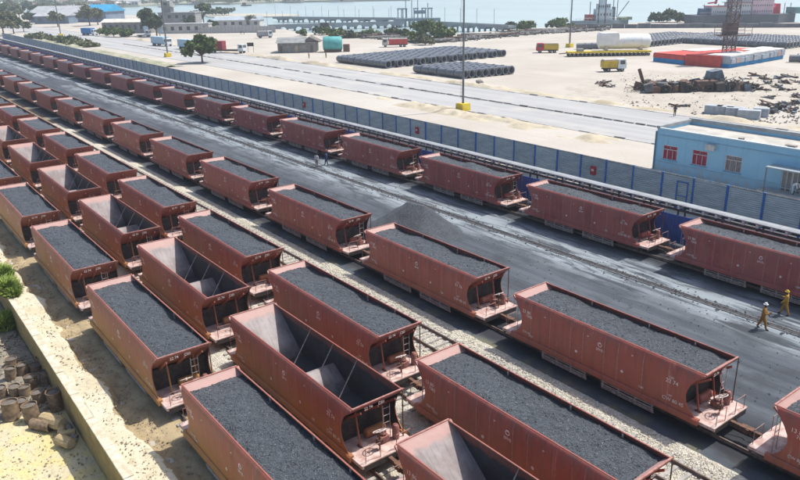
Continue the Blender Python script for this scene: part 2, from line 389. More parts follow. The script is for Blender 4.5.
be.polygons.foreach_set('material_index', (cen[:, 1] > edge+.1).astype(int)); be.update()
struct(ob('earth_bank', be), 'pale dusty earth bank with a crumbling brown edge along the retaining wall')

# ground under the tracks
def sheet(name, x0, x1, y0, y1, z, mat, label): b_ = MB(); b_.add([(x0, y0, z), (x1, y0, z), (x1, y1, z), (x0, y1, z)], [(0, 1, 2, 3)]); return struct(b_.build(name, mat, fix=False), label)
tracksoil = soil_material('track_soil', (.24, .20, .13), (.17, .15, .11), (.10, .09, .075), .4)
sheet('track_ground', -420, 60, 9.6, 28.2, .012, tracksoil, 'dusty soil between the wagon rows')
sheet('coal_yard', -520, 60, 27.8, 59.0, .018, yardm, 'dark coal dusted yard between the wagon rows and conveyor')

GAUGE = 1.435
TR = {'A': 11.0, 'B': 16.0, 'C': 20.94, 'V': 25.5, 'D': 30.38, 'E': 48.97}
TX = {'A': (-120, 20), 'B': (-170, 20), 'C': (-230, 20), 'V': (-260, 20), 'D': (-330, 30), 'E': (-480, 30)}
slp = MB(); slp.prism([(-.13, 0), (.13, 0), (.10, .2), (-.10, .2)], 'Y', -1.25, 1.25); slp_me = slp.mesh('sleeper', sleeperm)
railprof = [(-.075, 0), (.075, 0), (.075, .02), (.015, .035), (.015, .12), (.036, .13), (.036, .16), (-.036, .16), (-.036, .13), (-.015, .12), (-.015, .035), (-.075, .02)]
for k, yc in TR.items():
    x0, x1 = TX[k]; wv = {'V': 2.1}.get(k, 1.9); bal = k not in 'DE'
    top = .16 if bal else .06
    def bz(X, Y, yc=yc, wv=wv, top=top): return np.clip((wv+.35-np.abs(Y-yc))/.55, 0, 1)*top+.035*vnoise(X, Y, .35, 21)+.02*vnoise(X, Y, .15, 22)+.02
    nx = int((min(x1, 5)-max(x0, -130))/.18)
    bed = struct(ob('track_bed', grid('track_bed', max(x0, -130), min(x1, 5), yc-wv-.45, yc+wv+.45, nx, 26, bz, (earthm if k == 'A' else ballm) if bal else yardm)), 'ballast bed of the track')
    bed['label'] = {'V': 'pale ballast bed of the vacant track', 'A': 'ballast bed under wagons beside the earth bank', 'B': 'ballast bed under the empty wagons', 'C': 'ballast bed under wagons next to the vacant track', 'D': 'coal dusted bed under wagons beside the yard', 'E': 'coal dusted bed under wagons along the conveyor'}[k]
    for s in (-1, 1):
        b_ = MB(); b_.prism([(yc+s*(GAUGE/2+.036)+p[0], top+.04+.05+p[1]) for p in railprof], 'X', x0, x1); b_.build('rail', railm, bed)
    if k in 'ABCV':
        lim = {'V': (-95, 2), 'C': (-75, 0), 'B': (-80, -15), 'A': (-72, -20)}[k]; n = int((lim[1]-lim[0])/.65)
        for i in range(min(n, 290)): s_ = ob('sleeper', slp_me, bed, (lim[1]-i*.65, yc, top-.1+rnd.uniform(-.01, .01)), rnd.uniform(-.015, .015))

# loose ballast stones on the vacant track and the shoulder beside it
def stones(name, n, fx, size, mat, label, seed=1):
    rs = np.random.RandomState(seed); base = np.array([(1, 0, 0), (-1, 0, 0), (0, 1, 0), (0, -1, 0), (0, 0, 1), (0, 0, -1)], float)
    fc = np.array([(0, 2, 4), (2, 1, 4), (1, 3, 4), (3, 0, 4), (2, 0, 5), (1, 2, 5), (3, 1, 5), (0, 3, 5)])
    P = fx(rs, n); s = size*(.5+rs.rand(n)**2*1.2); V = base[None]*s[:, None, None]*(0.55+.7*rs.rand(n, 6, 1))
    a = rs.rand(n)*6.28; ca, sa = np.cos(a), np.sin(a); tl = rs.rand(n)*1.2
    x = V[..., 0]*ca[:, None]-V[..., 1]*sa[:, None]; y = V[..., 0]*sa[:, None]+V[..., 1]*ca[:, None]; z = V[..., 2]*.8+x*np.sin(tl)[:, None]*.5
    V = np.stack([x, y, z], -1)+P[:, None]; Fc = (fc[None]+6*np.arange(n)[:, None, None]).reshape(-1, 3)
    o = ob(name, bulk(name, V.reshape(-1, 3).tolist(), Fc.tolist(), mat)); return struct(o, label, 'stuff')
stonem = M('ballast_stone', (.64, .61, .52), (.42, .39, .33), 3.5, .9, lo=.3, hi=.7)
def vtrack(rs, n):
    x = -4-66*rs.rand(n)**1.3; y = 25.5+(rs.rand(n)*2-1)*2.45; z = .02+np.clip((2.45-np.abs(y-25.5))/.55, 0, 1)*.16+.02; return np.stack([x, y, z], -1)
stones('ballast_stones', 42000, vtrack, .055, stonem, 'loose pale ballast stones on the vacant track')
def ctrack(rs, n):
    x = -4-70*rs.rand(n); y = 20.94+(rs.rand(n)*2-1)*2.3; z = .16+.0*x; return np.stack([x, y, z], -1)
stones('ballast_stones', 9000, ctrack, .055, stonem, 'loose ballast stones between the two innermost wagon rows', 2)
def bankst(rs, n):
    x = -22-50*rs.rand(n); y = 6.8+rs.rand(n)*2.6; z = np.where(y < 7.9, .31, .12); return np.stack([x, y, z], -1)
stones('loose_pebbles', 2600, bankst, .05, M('pebble', (.34, .28, .19), (.2, .17, .12), 3, .95), 'scattered pebbles and clods on the earth bank', 3)
def yardst(rs, n):
    x = -8-110*rs.rand(n); y = 33+rs.rand(n)*14; return np.stack([x, y, 0*x+.02], -1)
stones('coal_crumbs', 2600, yardst, .06, coal, 'scattered coal crumbs on the yard', 4)
def rubst(rs, n):
    x = -41.5-20*rs.rand(n); y = -1+rs.rand(n)*7.1; return np.stack([x, y, 0*x-1.85], -1)
stones('rubble', 3500, rubst, .1, M('rubble_stone', (.33, .29, .22), (.17, .15, .12), 2, .95), 'small grey rubble around the drums', 5)

# open drain along the yard
drm = M('drain_dark', (.025, .026, .03), (.05, .052, .055), 2, .7, .5, 12)
dr = struct(sheet('drain', -440, 30, 43.45, 43.95, .024, drm, 'dark narrow drain slot running along the yard'), 'dark narrow drain slot running along the yard')
for s, yy in ((0, 43.40), (1, 43.98)):
    for i in range(26):
        b_ = MB(); xa = 20-i*18.0; b_.box(xa-17.9, xa, yy-.05, yy+.05, -.05, .05+rnd.uniform(0, .02)); b_.build('drain_kerb', M('drain_kerb', (.16, .17, .175), (.08, .083, .09), 1.5, .85, .4, 9), dr)
def drst(rs, n):
    x = -8-150*rs.rand(n); y = 43.7+rs.randn(n)*.35; return np.stack([x, y, 0*x+.03], -1)
stones('drain_debris', 2400, drst, .09, M('drain_debris', (.1, .1, .11), (.05, .05, .055), 2, .8), 'dark lumps of debris along the drain', 6)

# road with kerbs and a painted median
sheet('road', -1200, 140, 85.2, 106.6, .012, roadm, 'wide pale dusty road behind the fence')
kb_w = M('kerb_white', (.42, .41, .385), (.33, .32, .30), 1.5, .9); kb_b = M('kerb_black', (.10, .10, .10), (.2, .195, .19), 1.5, .9)
for yy, nm, lab in ((85.05, 'kerb', 'broken kerb along the near edge of the road'), (95.6, 'median_kerb', 'black and white painted median kerb of the road'), (106.8, 'kerb', 'low kerb along the far edge of the road')):
    root = MB(); root.box(-1200, 140, yy-.12, yy+.12, -.1, .06); rt = struct(root.build(nm, concrete), lab)
    L_ = 2.0
    for i in range(140):
        if (yy > 106 and rnd.random() < .75) or rnd.random() < .08: continue
        if yy < 86 and (rnd.random() < .35 or i > 70): continue
        b_ = MB(); xa = -30-i*L_; h = rnd.uniform(.16, .24) if nm != 'kerb' else rnd.uniform(.1, .2)
        sh_ = rnd.uniform(-.05, .05); b_.box(xa-L_*rnd.uniform(.8, .97), xa, yy-.15+sh_, yy+.15+sh_, .02, h); b_.build('kerb_stone', kb_b if i % 2 else kb_w, rt)
# verge spoil heaps along both sides of the road
def verge(name, y0, y1, x0, x1, h, seed, label, mat):
    me = grid(name, x0, x1, y0, y1, 420, 22, lambda X, Y: np.clip(np.sin((Y-y0)/(y1-y0)*np.pi), 0, 1)*np.clip(h*(.25+1.5*vnoise(X, Y, 4.5, seed)+.7*vnoise(X, Y, 1.4, seed+1)), -.02, 2)-.01, mat)
    return struct(ob(name, me), label)
vergem = soil_material('verge_soil', (.40, .35, .26), (.48, .43, .33), (.30, .26, .19), .3)
verge('verge', 107.2, 110.6, -330, -30, .8, 31, 'low rough verge of earth along the far side of the road', vergem)
verge('verge', 79.5, 84.8, -115, -58, 1.0, 35, 'rough earth heaped by the light pole', vergem)
verge('verge', 64.5, 80, -360, -205, 1.6, 38, 'scrubby rubble between the fence and the road', M('scrub', (.20, .22, .14), (.33, .31, .24), .25, .95, .6, 3))
# coal heaps on the yard
def heap(x, y, rx, ry, h, seed, label):
    def fz(X, Y):
        a = X/rx; b_ = Y/ry; ridge = np.sqrt(np.clip(np.abs(a)-.18, 0, 9)**2+b_**2); r = ridge+.14*vnoise(X+50, Y+50, 1.6, seed)+.05*vnoise(X+50, Y+50, .5, seed+1)
        return h*np.clip(1-r, -.05, 1)+.04*vnoise(X+50, Y+50, .22, seed+2)*np.clip(1.2-r, 0, 1)
    o = ob('coal_heap', grid('coal_heap', -rx*1.3, rx*1.3, -ry*1.2, ry*1.2, 150, 110, fz, coal), None, (x, y, .02), .15); return tag(o, label, 'coal heap', 'coal heaps on the yard')
heap(-48.3, 38.4, 4.0, 3.3, 2.45, 51, 'dark coal heap tipped on the yard beside the loaded wagons')
heap(-193, 41.5, 8, 3.2, 1.1, 55, 'low spread out coal heap far along the yard')

def dirtst(rs, n):
    P = []
    for _ in range(n):
        px = 620+190*rs.rand(); py = 74+50*rs.rand(); q = at(px, py)
        if q.y < 109: q = at(px, 74+20*rs.rand())
        P.append((q.x, max(q.y, 109), .06))
    return np.array(P)
stones('loose_debris', 1300, dirtst, .19, M('debris', (.22, .19, .16), (.12, .11, .1), 1, .95), 'small dark debris strewn around the scrap heap', 11)
dirtm = soil_material('trampled_dirt', (.36, .33, .28), (.42, .39, .34), (.27, .24, .2), .25)
def patch(px0, px1, py0, py1, label, seed):
    q = [at(px0, py0), at(px1, py0), at(px1, py1), at(px0, py1)]; xs = [p.x for p in q]; ys = [max(p.y, 107.4) for p in q]
    def fz(X, Y):
        u = (X-min(xs))/(max(xs)-min(xs))*2-1; w_ = (Y-min(ys))/(max(ys)-min(ys))*2-1
        return .45*np.clip(1-np.sqrt(u*u+w_*w_)+.5*vnoise(X+500, Y, 6, seed), -.12, .3)+.12*vnoise(X+500, Y, 1.1, seed+1)
    return struct(ob('dirt_patch', grid('dirt_patch', min(xs), max(xs), min(ys), max(ys), 130, 110, fz, dirtm)), label)
patch(640, 830, 108, 72, 'uneven trampled dirt around the scrap heap', 61)

def lowst(rs, n):
    x = -24-18*rs.rand(n); y = -2+rs.rand(n)*8.1; return np.stack([x, y, 0*x-1.97], -1)
stones('loose_pebbles', 1500, lowst, .055, MATS['pebble'], 'small stones and clods on the yellow sand below the wall', 13)
# ================================================================ HOPPER WAGONS
PITCH_W = 15.413; LH = 6.14
prof = [(1.37, 3.5), (1.425, 3.462), (1.475, 3.385), (1.512, 3.28), (1.54, 3.14), (1.558, 2.96), (1.564, 2.75), (1.553, 2.45), (1.55, 2.1), (1.548, 1.75), (1.545, 1.45), (1.53, 1.22), (1.5, 1.05)]
def xend(z):
    T = [(3.5, 6.14), (3.44, 6.09), (3.32, 5.96), (3.17, 5.81), (3.0, 5.66), (2.75, 5.5), (2.45, 5.36), (2.1, 5.3), (1.75, 5.38), (1.45, 5.58), (1.22, 5.82), (1.05, 6.05)]
    for (za, xa), (zb, xb) in zip(T[:-1], T[1:]):
        if za >= z >= zb: return xa+(xb-xa)*(za-z)/(za-zb)
    return 6.05
def side_mesh(s):
    b_ = MB(); NX = 20
    def layer(off):
        i0 = len(b_.v)
        for y, z in prof:
            e = xend(z)
            for i in range(NX+1): b_.v.append((-e+2*e*i/NX, s*(y-off), z))
        return i0
    a = layer(0); c = layer(.045); n = NX+1
    for j in range(len(prof)-1):
        for i in range(NX):
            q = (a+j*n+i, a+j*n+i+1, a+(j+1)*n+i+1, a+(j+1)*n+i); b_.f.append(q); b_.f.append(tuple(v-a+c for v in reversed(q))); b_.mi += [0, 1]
        for i in (0, NX): b_.f.append((a+j*n+i, a+(j+1)*n+i, c+(j+1)*n+i, c+j*n+i)); b_.mi.append(0)
    for j in (0, len(prof)-1):
        for i in range(NX): b_.f.append((a+j*n+i, a+j*n+i+1, c+j*n+i+1, c+j*n+i)); b_.mi.append(0)
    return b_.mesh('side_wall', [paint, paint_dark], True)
side_me = {s: side_mesh(s) for s in (-1, 1)}
b_ = MB(); pts = [(y+.004, z) for y, z in prof[2:]]
for (ya, za), (yb, zb) in zip(pts[:-1], pts[1:]): b_.add([(-.016, -ya, za), (.016, -ya, za), (.016, -yb, zb), (-.016, -yb, zb)], [(0, 1, 2, 3)])
seam_me = b_.mesh('weld_seam', M('weld_seam', (.45, .24, .2), (.30, .12, .1), 5, .6), fix=False)
SEAMS = (-4.6, -3.15, -1.7, -.85, .55, 1.4, 2.9, 4.35)
# rim (top angle)
b_ = MB(); b_.box(-LH-.01, LH+.01, -1.38, -1.32, 3.46, 3.512); rim_long = b_.mesh('top_rim', paint)
b_ = MB(); b_.box(-.04, .04, -1.40, 1.40, 3.485, 3.535); rim_short = b_.mesh('top_rim', rimm)
# end slope sheet: built for +x, mirrored for -x
SL0, SL1 = (LH-.01, 3.49), (3.35, 1.2)
def slope(sx):
    b_ = MB(); d = Vector((SL1[0]-SL0[0], SL1[1]-SL0[1])).normalized(); nrm = Vector((-d.y, d.x))*.045
    pol = [(SL0[0], SL0[1]), (SL1[0], SL1[1]), (SL1[0]-nrm.x*-1, SL1[1]+nrm.y*-1), (SL0[0]+nrm.x, SL0[1]-nrm.y)]
    pol = [(SL0[0], SL0[1]), (SL0[0]-.005, SL0[1]-.10), (SL1[0], SL1[1]), (SL1[0]-.02, SL1[1]+.06), (SL0[0]-.12, SL0[1]-.06), (SL0[0]-.06, SL0[1])]
    v = []; n = len(pol)
    for y in (-1.5, 1.5): v += [(sx*p[0], y, p[1]) for p in pol]
    f = [(k, (k+1) % n, n+(k+1) % n, n+k) for k in range(n)]
    b_.add(v, f); b_.mi = [0, 0, 0, 1, 1, 0]
    b_.add(v, [tuple(range(n)), tuple(range(n, 2*n))])
    return b_.mesh('end_slope_sheet', [paint, paint_in])
slope_me = {s: slope(s) for s in (-1, 1)}
def rib_me(sx):
    b_ = MB()
    b_.prism([(sx*(LH-.04), 3.2), (sx*(SL1[0]+.6), 1.66), (sx*(SL1[0]+.75), 1.6), (sx*(LH-.0), 3.1)], 'Y', -.03, .03); return b_.mesh('stiffener_rib', paint)
ribs = {s: rib_me(s) for s in (-1, 1)}
def post_me(sx):
    b_ = MB(); b_.bar((sx*5.3, 0, 2.72), (sx*5.62, 0, 1.06), .07, .07); return b_.mesh('end_post', paint)
posts = {s: post_me(s) for s in (-1, 1)}
# hopper bottom, saddle, chutes
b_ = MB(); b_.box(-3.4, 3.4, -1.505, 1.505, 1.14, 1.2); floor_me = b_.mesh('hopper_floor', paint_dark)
b_ = MB(); b_.prism([(-1.55, 1.2), (1.55, 1.2), (.08, 2.12), (-.08, 2.12)], 'Y', -1.5, 1.5); saddle_me = b_.mesh('saddle_ridge', paint_in)
b_ = MB()
for sx in (-1, 1):
    for sy in (-1, 1):
        xa, xb = (sx*.35, sx*3.1); ya, yb = (sy*.12, sy*1.3)
        top = [(xa, ya, 1.13), (xb, ya, 1.13), (xb, yb, 1.13), (xa, yb, 1.13)]; xm = (xa+xb)/2
        bo = [(xm-.8, sy*.5, .48), (xm+.8, sy*.5, .48), (xm+.8, sy*1.05, .42), (xm-.8, sy*1.05, .42)]
        b_.add(top+bo, [(0, 1, 2, 3), (4, 5, 6, 7), (0, 1, 5, 4), (1, 2, 6, 5), (2, 3, 7, 6), (3, 0, 4, 7)])
chute_me = b_.mesh('discharge_chute', darkst)
b_ = MB(); b_.prism([(1.40, .86), (1.63, .86), (1.63, 1.1), (1.56, 1.16), (1.40, 1.16)], 'X', -6.1, 6.1); sill_r = b_.mesh('side_sill', paint)
b_ = MB(); b_.prism([(-1.40, .86), (-1.63, .86), (-1.63, 1.1), (-1.56, 1.16), (-1.40, 1.16)], 'X', -6.1, 6.1); sill_l = b_.mesh('side_sill', paint)
b_ = MB(); b_.box(-6.9, 6.9, -.22, .22, .70, .98); b_.box(-6.89, -6.77, -1.39, 1.39, .72, 1.0); b_.box(6.77, 6.89, -1.39, 1.39, .72, 1.0); under_me = b_.mesh('centre_sill', darkst)
def plat(sx):
    b_ = MB(); b_.box(min(sx*3.7, sx*6.9), max(sx*3.7, sx*6.9), -1.395, 1.395, 1.0, 1.06); b_.box(min(sx*6.101, sx*6.9), max(sx*6.101, sx*6.9), 1.396, 1.50, .9, 1.06); b_.box(min(sx*6.101, sx*6.9), max(sx*6.101, sx*6.9), -1.50, -1.396, .9, 1.06); return b_.mesh('end_platform', dusty)
plats = {s: plat(s) for s in (-1, 1)}
def shade_plate_me(sx):
    b_ = MB(); b_.box(min(sx*4.78, sx*4.84), max(sx*4.78, sx*4.84), -1.49, 1.49, 1.061, 2.26); return b_.mesh('end_shade_plate', darkst)  # dark plate added to block light so the end bay stays black
shade_plates = {s: shade_plate_me(s) for s in (-1, 1)}
# tie rods inside
b_ = MB(); b_.tube((0, 1.44, 3.35), (0, .0, 1.2), .028, 6); rod1 = b_.mesh('tie_rod', pipegrey)
b_ = MB(); b_.tube((0, -1.44, 3.35), (0, .0, 1.2), .028, 6); rod2 = b_.mesh('tie_rod', pipegrey)
b_ = MB(); b_.tube((0, -1.42, 3.1), (0, 1.42, 3.1), .025, 6); rod3 = b_.mesh('cross_rod', pipegrey)
b_ = MB(); b_.box(-.035, .035, 1.33, 1.40, 2.75, 3.5); bracket_me = b_.mesh('wall_bracket', pipegrey)
# bogies
b_ = MB()
for s in (-1, 1):
    b_.prism([(-1.15, .62), (-.95, .45), (-.45, .36), (.45, .36), (.95, .45), (1.15, .62), (.95, .82), (.4, .9), (-.4, .9), (-.95, .82)], 'Y', s*.93-.06, s*.93+.06)
b_.box(-.2, .2, -.9, .9, .5, .72); bogie_me = b_.mesh('bogie', darkst)
b_ = MB(); b_.lathe([(.001, -.06), (.42, -.06), (.45, -.06), (.45, -.04), (.42, -.03), (.42, .06), (.34, .06), (.3, .03), (.16, .03), (.13, .08), (.001, .08)], 18, axis='Y'); wheel_me = b_.mesh('wheel', rustst, True)
b_ = MB(); b_.tube((0, -.95, 0), (0, .95, 0), .07, 8); axle_me = b_.mesh('axle', rustst)
b_ = MB()
for k in range(4): b_.lathe([(.001, .0), (.1, .0), (.1, .2), (.001, .2)], 8, (-.2+.4*(k % 2), (-.93 if k < 2 else .93), .62))
spring_me = b_.mesh('spring', rustst)
# couplers, hoses
b_ = MB(); b_.box(6.9, 7.45, -.09, .09, .72, .92); b_.box(7.4, 7.70, -.17, .15, .68, .96); b_.box(7.55, 7.7, .1, .22, .7, .94); coup_p = b_.mesh('coupler', rustst)
b_ = MB(); b_.box(-7.45, -6.9, -.09, .09, .72, .92); b_.box(-7.70, -7.4, -.15, .17, .68, .96); b_.box(-7.7, -7.55, -.22, -.1, .7, .94); coup_m = b_.mesh('coupler', rustst)
def hose(sx):
    b_ = MB(); b_.path([(sx*(6.9+.75*t), .45-.1*t, .85-.55*math.sin(t*2.2)) for t in np.linspace(0, 1, 7)], .03, 5); return b_.mesh('brake_hose', darkst)
# brake gear on +x end
b_ = MB(); b_.ring((0, 0, 0), .3, .022, 'Z', 20, 6)
for k in range(5): a = 2*math.pi*k/5; b_.tube((0, 0, 0), (.3*math.cos(a), .3*math.sin(a), 0), .014, 5)
b_.tube((0, 0, -.08), (0, 0, .05), .05, 8); bwheel_me = b_.mesh('brake_wheel', whitep, True)
b_ = MB(); b_.tube((0, 0, 0), (0, 0, .95), .035, 8); b_.box(-.12, .12, -.12, .12, .3, .55); bpost_me = b_.mesh('brake_post', rustst)
b_ = MB(); b_.lathe([(.001, -.55), (.16, -.55), (.22, -.5), (.22, .5), (.16, .55), (.001, .55)], 14, axis='Y'); tank_me = b_.mesh('air_tank', paint, True)
b_ = MB(); b_.box(-.2, .2, -.2, .2, 0, .34); b_.lathe([(.001, .34), (.15, .34), (.15, .44), (.001, .46)], 10); b_.box(-.3, -.2, -.12, .12, .06, .26); valve_me = b_.mesh('brake_valve', M('valve_paint', (.3, .12, .1), (.16, .07, .06), 5, .6))
b_ = MB(); b_.lathe([(.001, 0), (.15, 0), (.17, .02), (.17, .62), (.12, .72), (.001, .74)], 12); cyl_me = b_.mesh('brake_cylinder', M('cyl_paint', (.34, .15, .12), (.2, .09, .08), 5, .6), True)
def ladder(h, w=.38, n=5):
    b_ = MB()
    for s in (-1, 1): b_.tube((0, s*w/2, 0), (0, s*w/2, h), .018, 5)
    for k in range(n): z = h*(k+.6)/n; b_.tube((0, -w/2, z), (0, w/2, z), .014, 5)
    return b_.mesh('ladder', pipegrey)
lad_me = ladder(1.9)
b_ = MB()
for y in (-1.25, -.45, .45, 1.25): b_.tube((0, y, 0), (0, y, .75), .018, 5)
b_.tube((0, -1.25, .75), (0, -.45, .75), .018, 5); b_.tube((0, .45, .75), (0, 1.25, .75), .018, 5); hand_me = b_.mesh('handrail', M('hand_paint', (.35, .2, .18), (.2, .1, .08), 5, .6))
b_ = MB(); b_.tube((0, 0, 0), (0, 0, 2.45), .03, 6); mast_me = b_.mesh('corner_pole', rustst)
# door gear below sill
def gear(s):
    b_ = MB()
    for z, y in ((.72, 1.5), (.58, 1.53), (.45, 1.5), (.33, 1.46)): b_.tube((-1.6, s*y, z), (1.6, s*y, z), .034, 6)
    for x in (-1.5, -.5, .5, 1.5): b_.bar((x, s*1.5, .87), (x, s*1.47, .3), .07, .07)
    return b_.mesh('door_gear', M('gear_dust', (.40, .35, .32), (.22, .17, .15), 4, .8))
gears = {s: gear(s) for s in (-1, 1)}
# lettering: numbers at each end, a crest mid-side, small white data spots
def lettering(var):
    b_ = MB(); T0 = Matrix.Rotation(math.pi/2, 4, 'X')
    items = [('22 74', 4.55, 2.42, .30), ('C80', 4.5, 2.68, .16), ('CW 80 45', 4.7, 1.45, .27), ('1.067', 4.5, 1.72, .13), ('23 86', -4.95, 2.72, .27), ('7045', -4.75, 2.5, .24), ('CW 80', -4.9, 1.45, .2), ('7045', -4.55, 1.34, .17), ('C80', 2.9, 1.42, .17), ('EFMS', .25, 2.42, .2)]
    if var: items = [(t.replace('4', '6').replace('2', '1'), x, z, s) for t, x, z, s in items]
    for t, x, z, s in items:
        me_ = text_mesh(t, s, whitep); add_mesh(b_, me_, Matrix.Translation((x, -1.563, z)) @ T0); bpy.data.meshes.remove(me_)
    c = (.25, -1.560, 2.78)
    b_.ring(c, .11, .025, 'Y', 14, 4); b_.box(.22, .28, -1.562, -1.557, 2.68, 2.88)
    for x, z in ((-1.25, 1.78), (1.72, 1.85)): b_.lathe([(.001, 0), (.08, 0), (.08, .012), (.001, .012)], 8, (x, -1.567, z), 'Y')
    for x in (-3.6, -.6, 2.2): b_.box(x, x+.09, -1.560, -1.556, 2.95, 3.0)
    return b_.mesh('side_lettering', whitep, fix=False)
letter_me = [lettering(0), lettering(1)]
b_ = MB(); T0 = Matrix.Rotation(math.pi/2, 4, 'Z') @ Matrix.Rotation(math.pi/2, 4, 'X')
for t, y, z, s in (('22 74', -.55, 3.22, .2), ('C80', .15, 3.22, .2)): me_ = text_mesh(t, s, whitep); add_mesh(b_, me_, Matrix.Translation((LH+.008, y, z)) @ T0); bpy.data.meshes.remove(me_)
endletter_me = b_.mesh('end_lettering', whitep, fix=False)

def wagon_proto(level, loaded, var=0):
    """level 2: all parts, 1: no small gear, 0: far"""
    r = ob('hopper_wagon', None); kids = []
    def part(name, me, loc=(0, 0, 0), rz=0):
        o = ob(name, me, r, loc, rz); kids.append((o, [])); return o
    def sub(name, me, parent, loc=(0, 0, 0), rz=0):
        o = ob(name, me, parent, loc, rz); next(k for k in kids if k[0] == parent)[1].append(o); return o
    for s in (-1, 1):
        sw = part('side_wall', side_me[s])
        if level and s < 0:
            for x in SEAMS: sub('weld_seam', seam_me, sw, (x, 0, 0))
        if s < 0 and level: sub('side_lettering', letter_me[var], sw)
        es = part('end_slope_sheet', slope_me[s])
        if level:
            for y in ((-.95, 0, .95) if level > 1 else (0,)): sub('stiffener_rib', ribs[s], es, (0, y, 0))
            if s > 0 and level > 1: sub('end_lettering', endletter_me, es)
        part('end_platform', plats[s]); part('end_shade_plate', shade_plates[s])
    part('top_rim', rim_long); o = part('top_rim', rim_long); o.scale.y = -1
    part('top_rim', rim_short, (LH-.025, 0, 0)); part('top_rim', rim_short, (-LH+.025, 0, 0))
    part('side_sill', sill_r); part('side_sill', sill_l); part('centre_sill', under_me)
    part('hopper_floor', floor_me); part('discharge_chute', chute_me)
    if not loaded:
        part('saddle_ridge', saddle_me)
        for x in (-2.1, .15, 2.35): part('tie_rod', rod1, (x, 0, 0)); part('tie_rod', rod2, (x, 0, 0))
    elif level:
        for x in (-2.6, 1.2, 3.9): part('wall_bracket', bracket_me, (x, 0, 0))
    for s in (-1, 1):
        bo = part('bogie', bogie_me, (s*4.75, 0, 0))
        if level:
            for a in (-.86, .86):
                sub('axle', axle_me, bo, (a, 0, .68))
                for t in (-1, 1): sub('wheel', wheel_me, bo, (a, t*.75, .68), 0 if t > 0 else math.pi)
            if level > 1: sub('spring', spring_me, bo)
    part('coupler', coup_p); part('coupler', coup_m)
    if level:
        for s in (-1, 1):
            for y in (-.72, .72): part('end_post', posts[s], (0, y, 0))
        for s in (-1, 1):
            for x in (-2.1, 2.1): part('door_gear', gears[s], (x, 0, 0))
        bp = part('brake_post', bpost_me, (6.35, -.15+.45*var, 1.06)); o = sub('brake_wheel', bwheel_me, bp, (0, 0, .98)); o.rotation_euler = (0, -.5, 0)
        part('air_tank', tank_me, (5.25, .35, 1.32)); part('brake_valve', valve_me, (5.95, .35, 1.06)); part('brake_cylinder', cyl_me, (6.1, .95, 1.06))
        part('ladder', lad_me, (-6.02, -.95, 1.06))
        if not var: part('ladder', lad_me, (6.02, .5, 1.06)); part('brake_cylinder', cyl_me, (-6.2, .2, 1.06))
        part('handrail', hand_me, (6.82, 0, 1.06)); part('handrail', hand_me, (-6.82, 0, 1.06))
        part('corner_pole', mast_me, (6.2, 1.3, 1.06))
        if level > 1: part('brake_hose', hose(1)); part('brake_hose', hose(-1))
    return r, kids
PROTO = {(lv, ld, vr): wagon_proto(lv, ld, vr) for lv in (0, 1, 2) for ld in (0, 1) for vr in (0, 1) if not (lv < 2 and vr)}
# coal loads
def coal_mesh(seed, nx=240, ny=60):
    x0 = 6.08
    def fz(X, Y):
        a = np.abs(Y)/1.42; e = np.clip((np.abs(X)-5.0)/1.05, 0, 1)
        z = 3.28-.06*a**2-.04*e**1.5+.25*vnoise(X+30, Y+30, 1.8, seed)*(1-e*.7)+.09*vnoise(X+30, Y+30, .6, seed+1)
        z = np.where(np.abs(Y) > 1.36, np.minimum(z, 3.2), np.where(np.abs(Y) > 1.3, np.minimum(z, 3.26), z))
        return z+.045*vnoise(X+30, Y+30, .2, seed+2)+.035*vnoise(X+30, Y+30, .11, seed+3)
    me = grid('coal_load', -x0, x0, -1.468, 1.468, nx, ny, fz, coal, False)
    # keep the load inside the sloping end sheets and give it a closed underside
    bm = bmesh.new(); bm.from_mesh(me)
    for v in bm.verts:
        lim = SL1[0]+(v.co.z-SL1[1])/(SL0[1]-.06-SL1[1])*(SL0[0]-.12-SL1[0])
        if abs(v.co.x) > lim: v.co.x = math.copysign(lim-.02, v.co.x)
    if nx > 200:
        rr = random.Random(seed); tops = [v.co.copy() for v in bm.verts if abs(v.co.x) < 5.8]
        for _ in range(650):
            c_ = rr.choice(tops); s_ = .022+.05*rr.random()**3
            vv = [bm.verts.new(c_+Vector(d_)*s_*rr.uniform(.6, 1.3)) for d_ in ((1, .2, 0), (-1, -.1, .1), (0, 1, 0), (.1, -1, .2), (0, .1, .9), (0, 0, -.6))]
            for f_ in ((0, 2, 4), (2, 1, 4), (1, 3, 4), (3, 0, 4), (2, 0, 5), (1, 2, 5), (3, 1, 5), (0, 3, 5)): bm.faces.new([vv[q] for q in f_])
    ed = [e for e in bm.edges if e.is_boundary]; r_ = bmesh.ops.extrude_edge_only(bm, edges=ed)
    for v in [g_ for g_ in r_['geom'] if isinstance(g_, bmesh.types.BMVert)]: v.co.z -= .25; v.co.x *= .94
    bm.to_mesh(me); bm.free(); return me
COALS = [coal_mesh(100+10*k) for k in range(4)]; COAL_FAR = coal_mesh(300, 70, 18)
ROWS = {  # row: (near rim Y, X of the first rim end, index range, tint, dust_bounce, phrase)
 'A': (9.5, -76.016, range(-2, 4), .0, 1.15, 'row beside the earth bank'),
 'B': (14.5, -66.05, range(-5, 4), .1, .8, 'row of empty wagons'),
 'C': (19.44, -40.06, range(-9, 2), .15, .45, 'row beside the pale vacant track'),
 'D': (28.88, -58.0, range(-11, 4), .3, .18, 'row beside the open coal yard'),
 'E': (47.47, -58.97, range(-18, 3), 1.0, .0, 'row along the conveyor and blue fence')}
ORD = ['', 'first', 'second', 'third', 'fourth', 'fifth', 'sixth', 'seventh', 'eighth', 'ninth', 'tenth', 'eleventh', 'twelfth', 'thirteenth', 'fourteenth', 'fifteenth', 'sixteenth', 'seventeenth', 'eighteenth', 'nineteenth', 'twentieth']
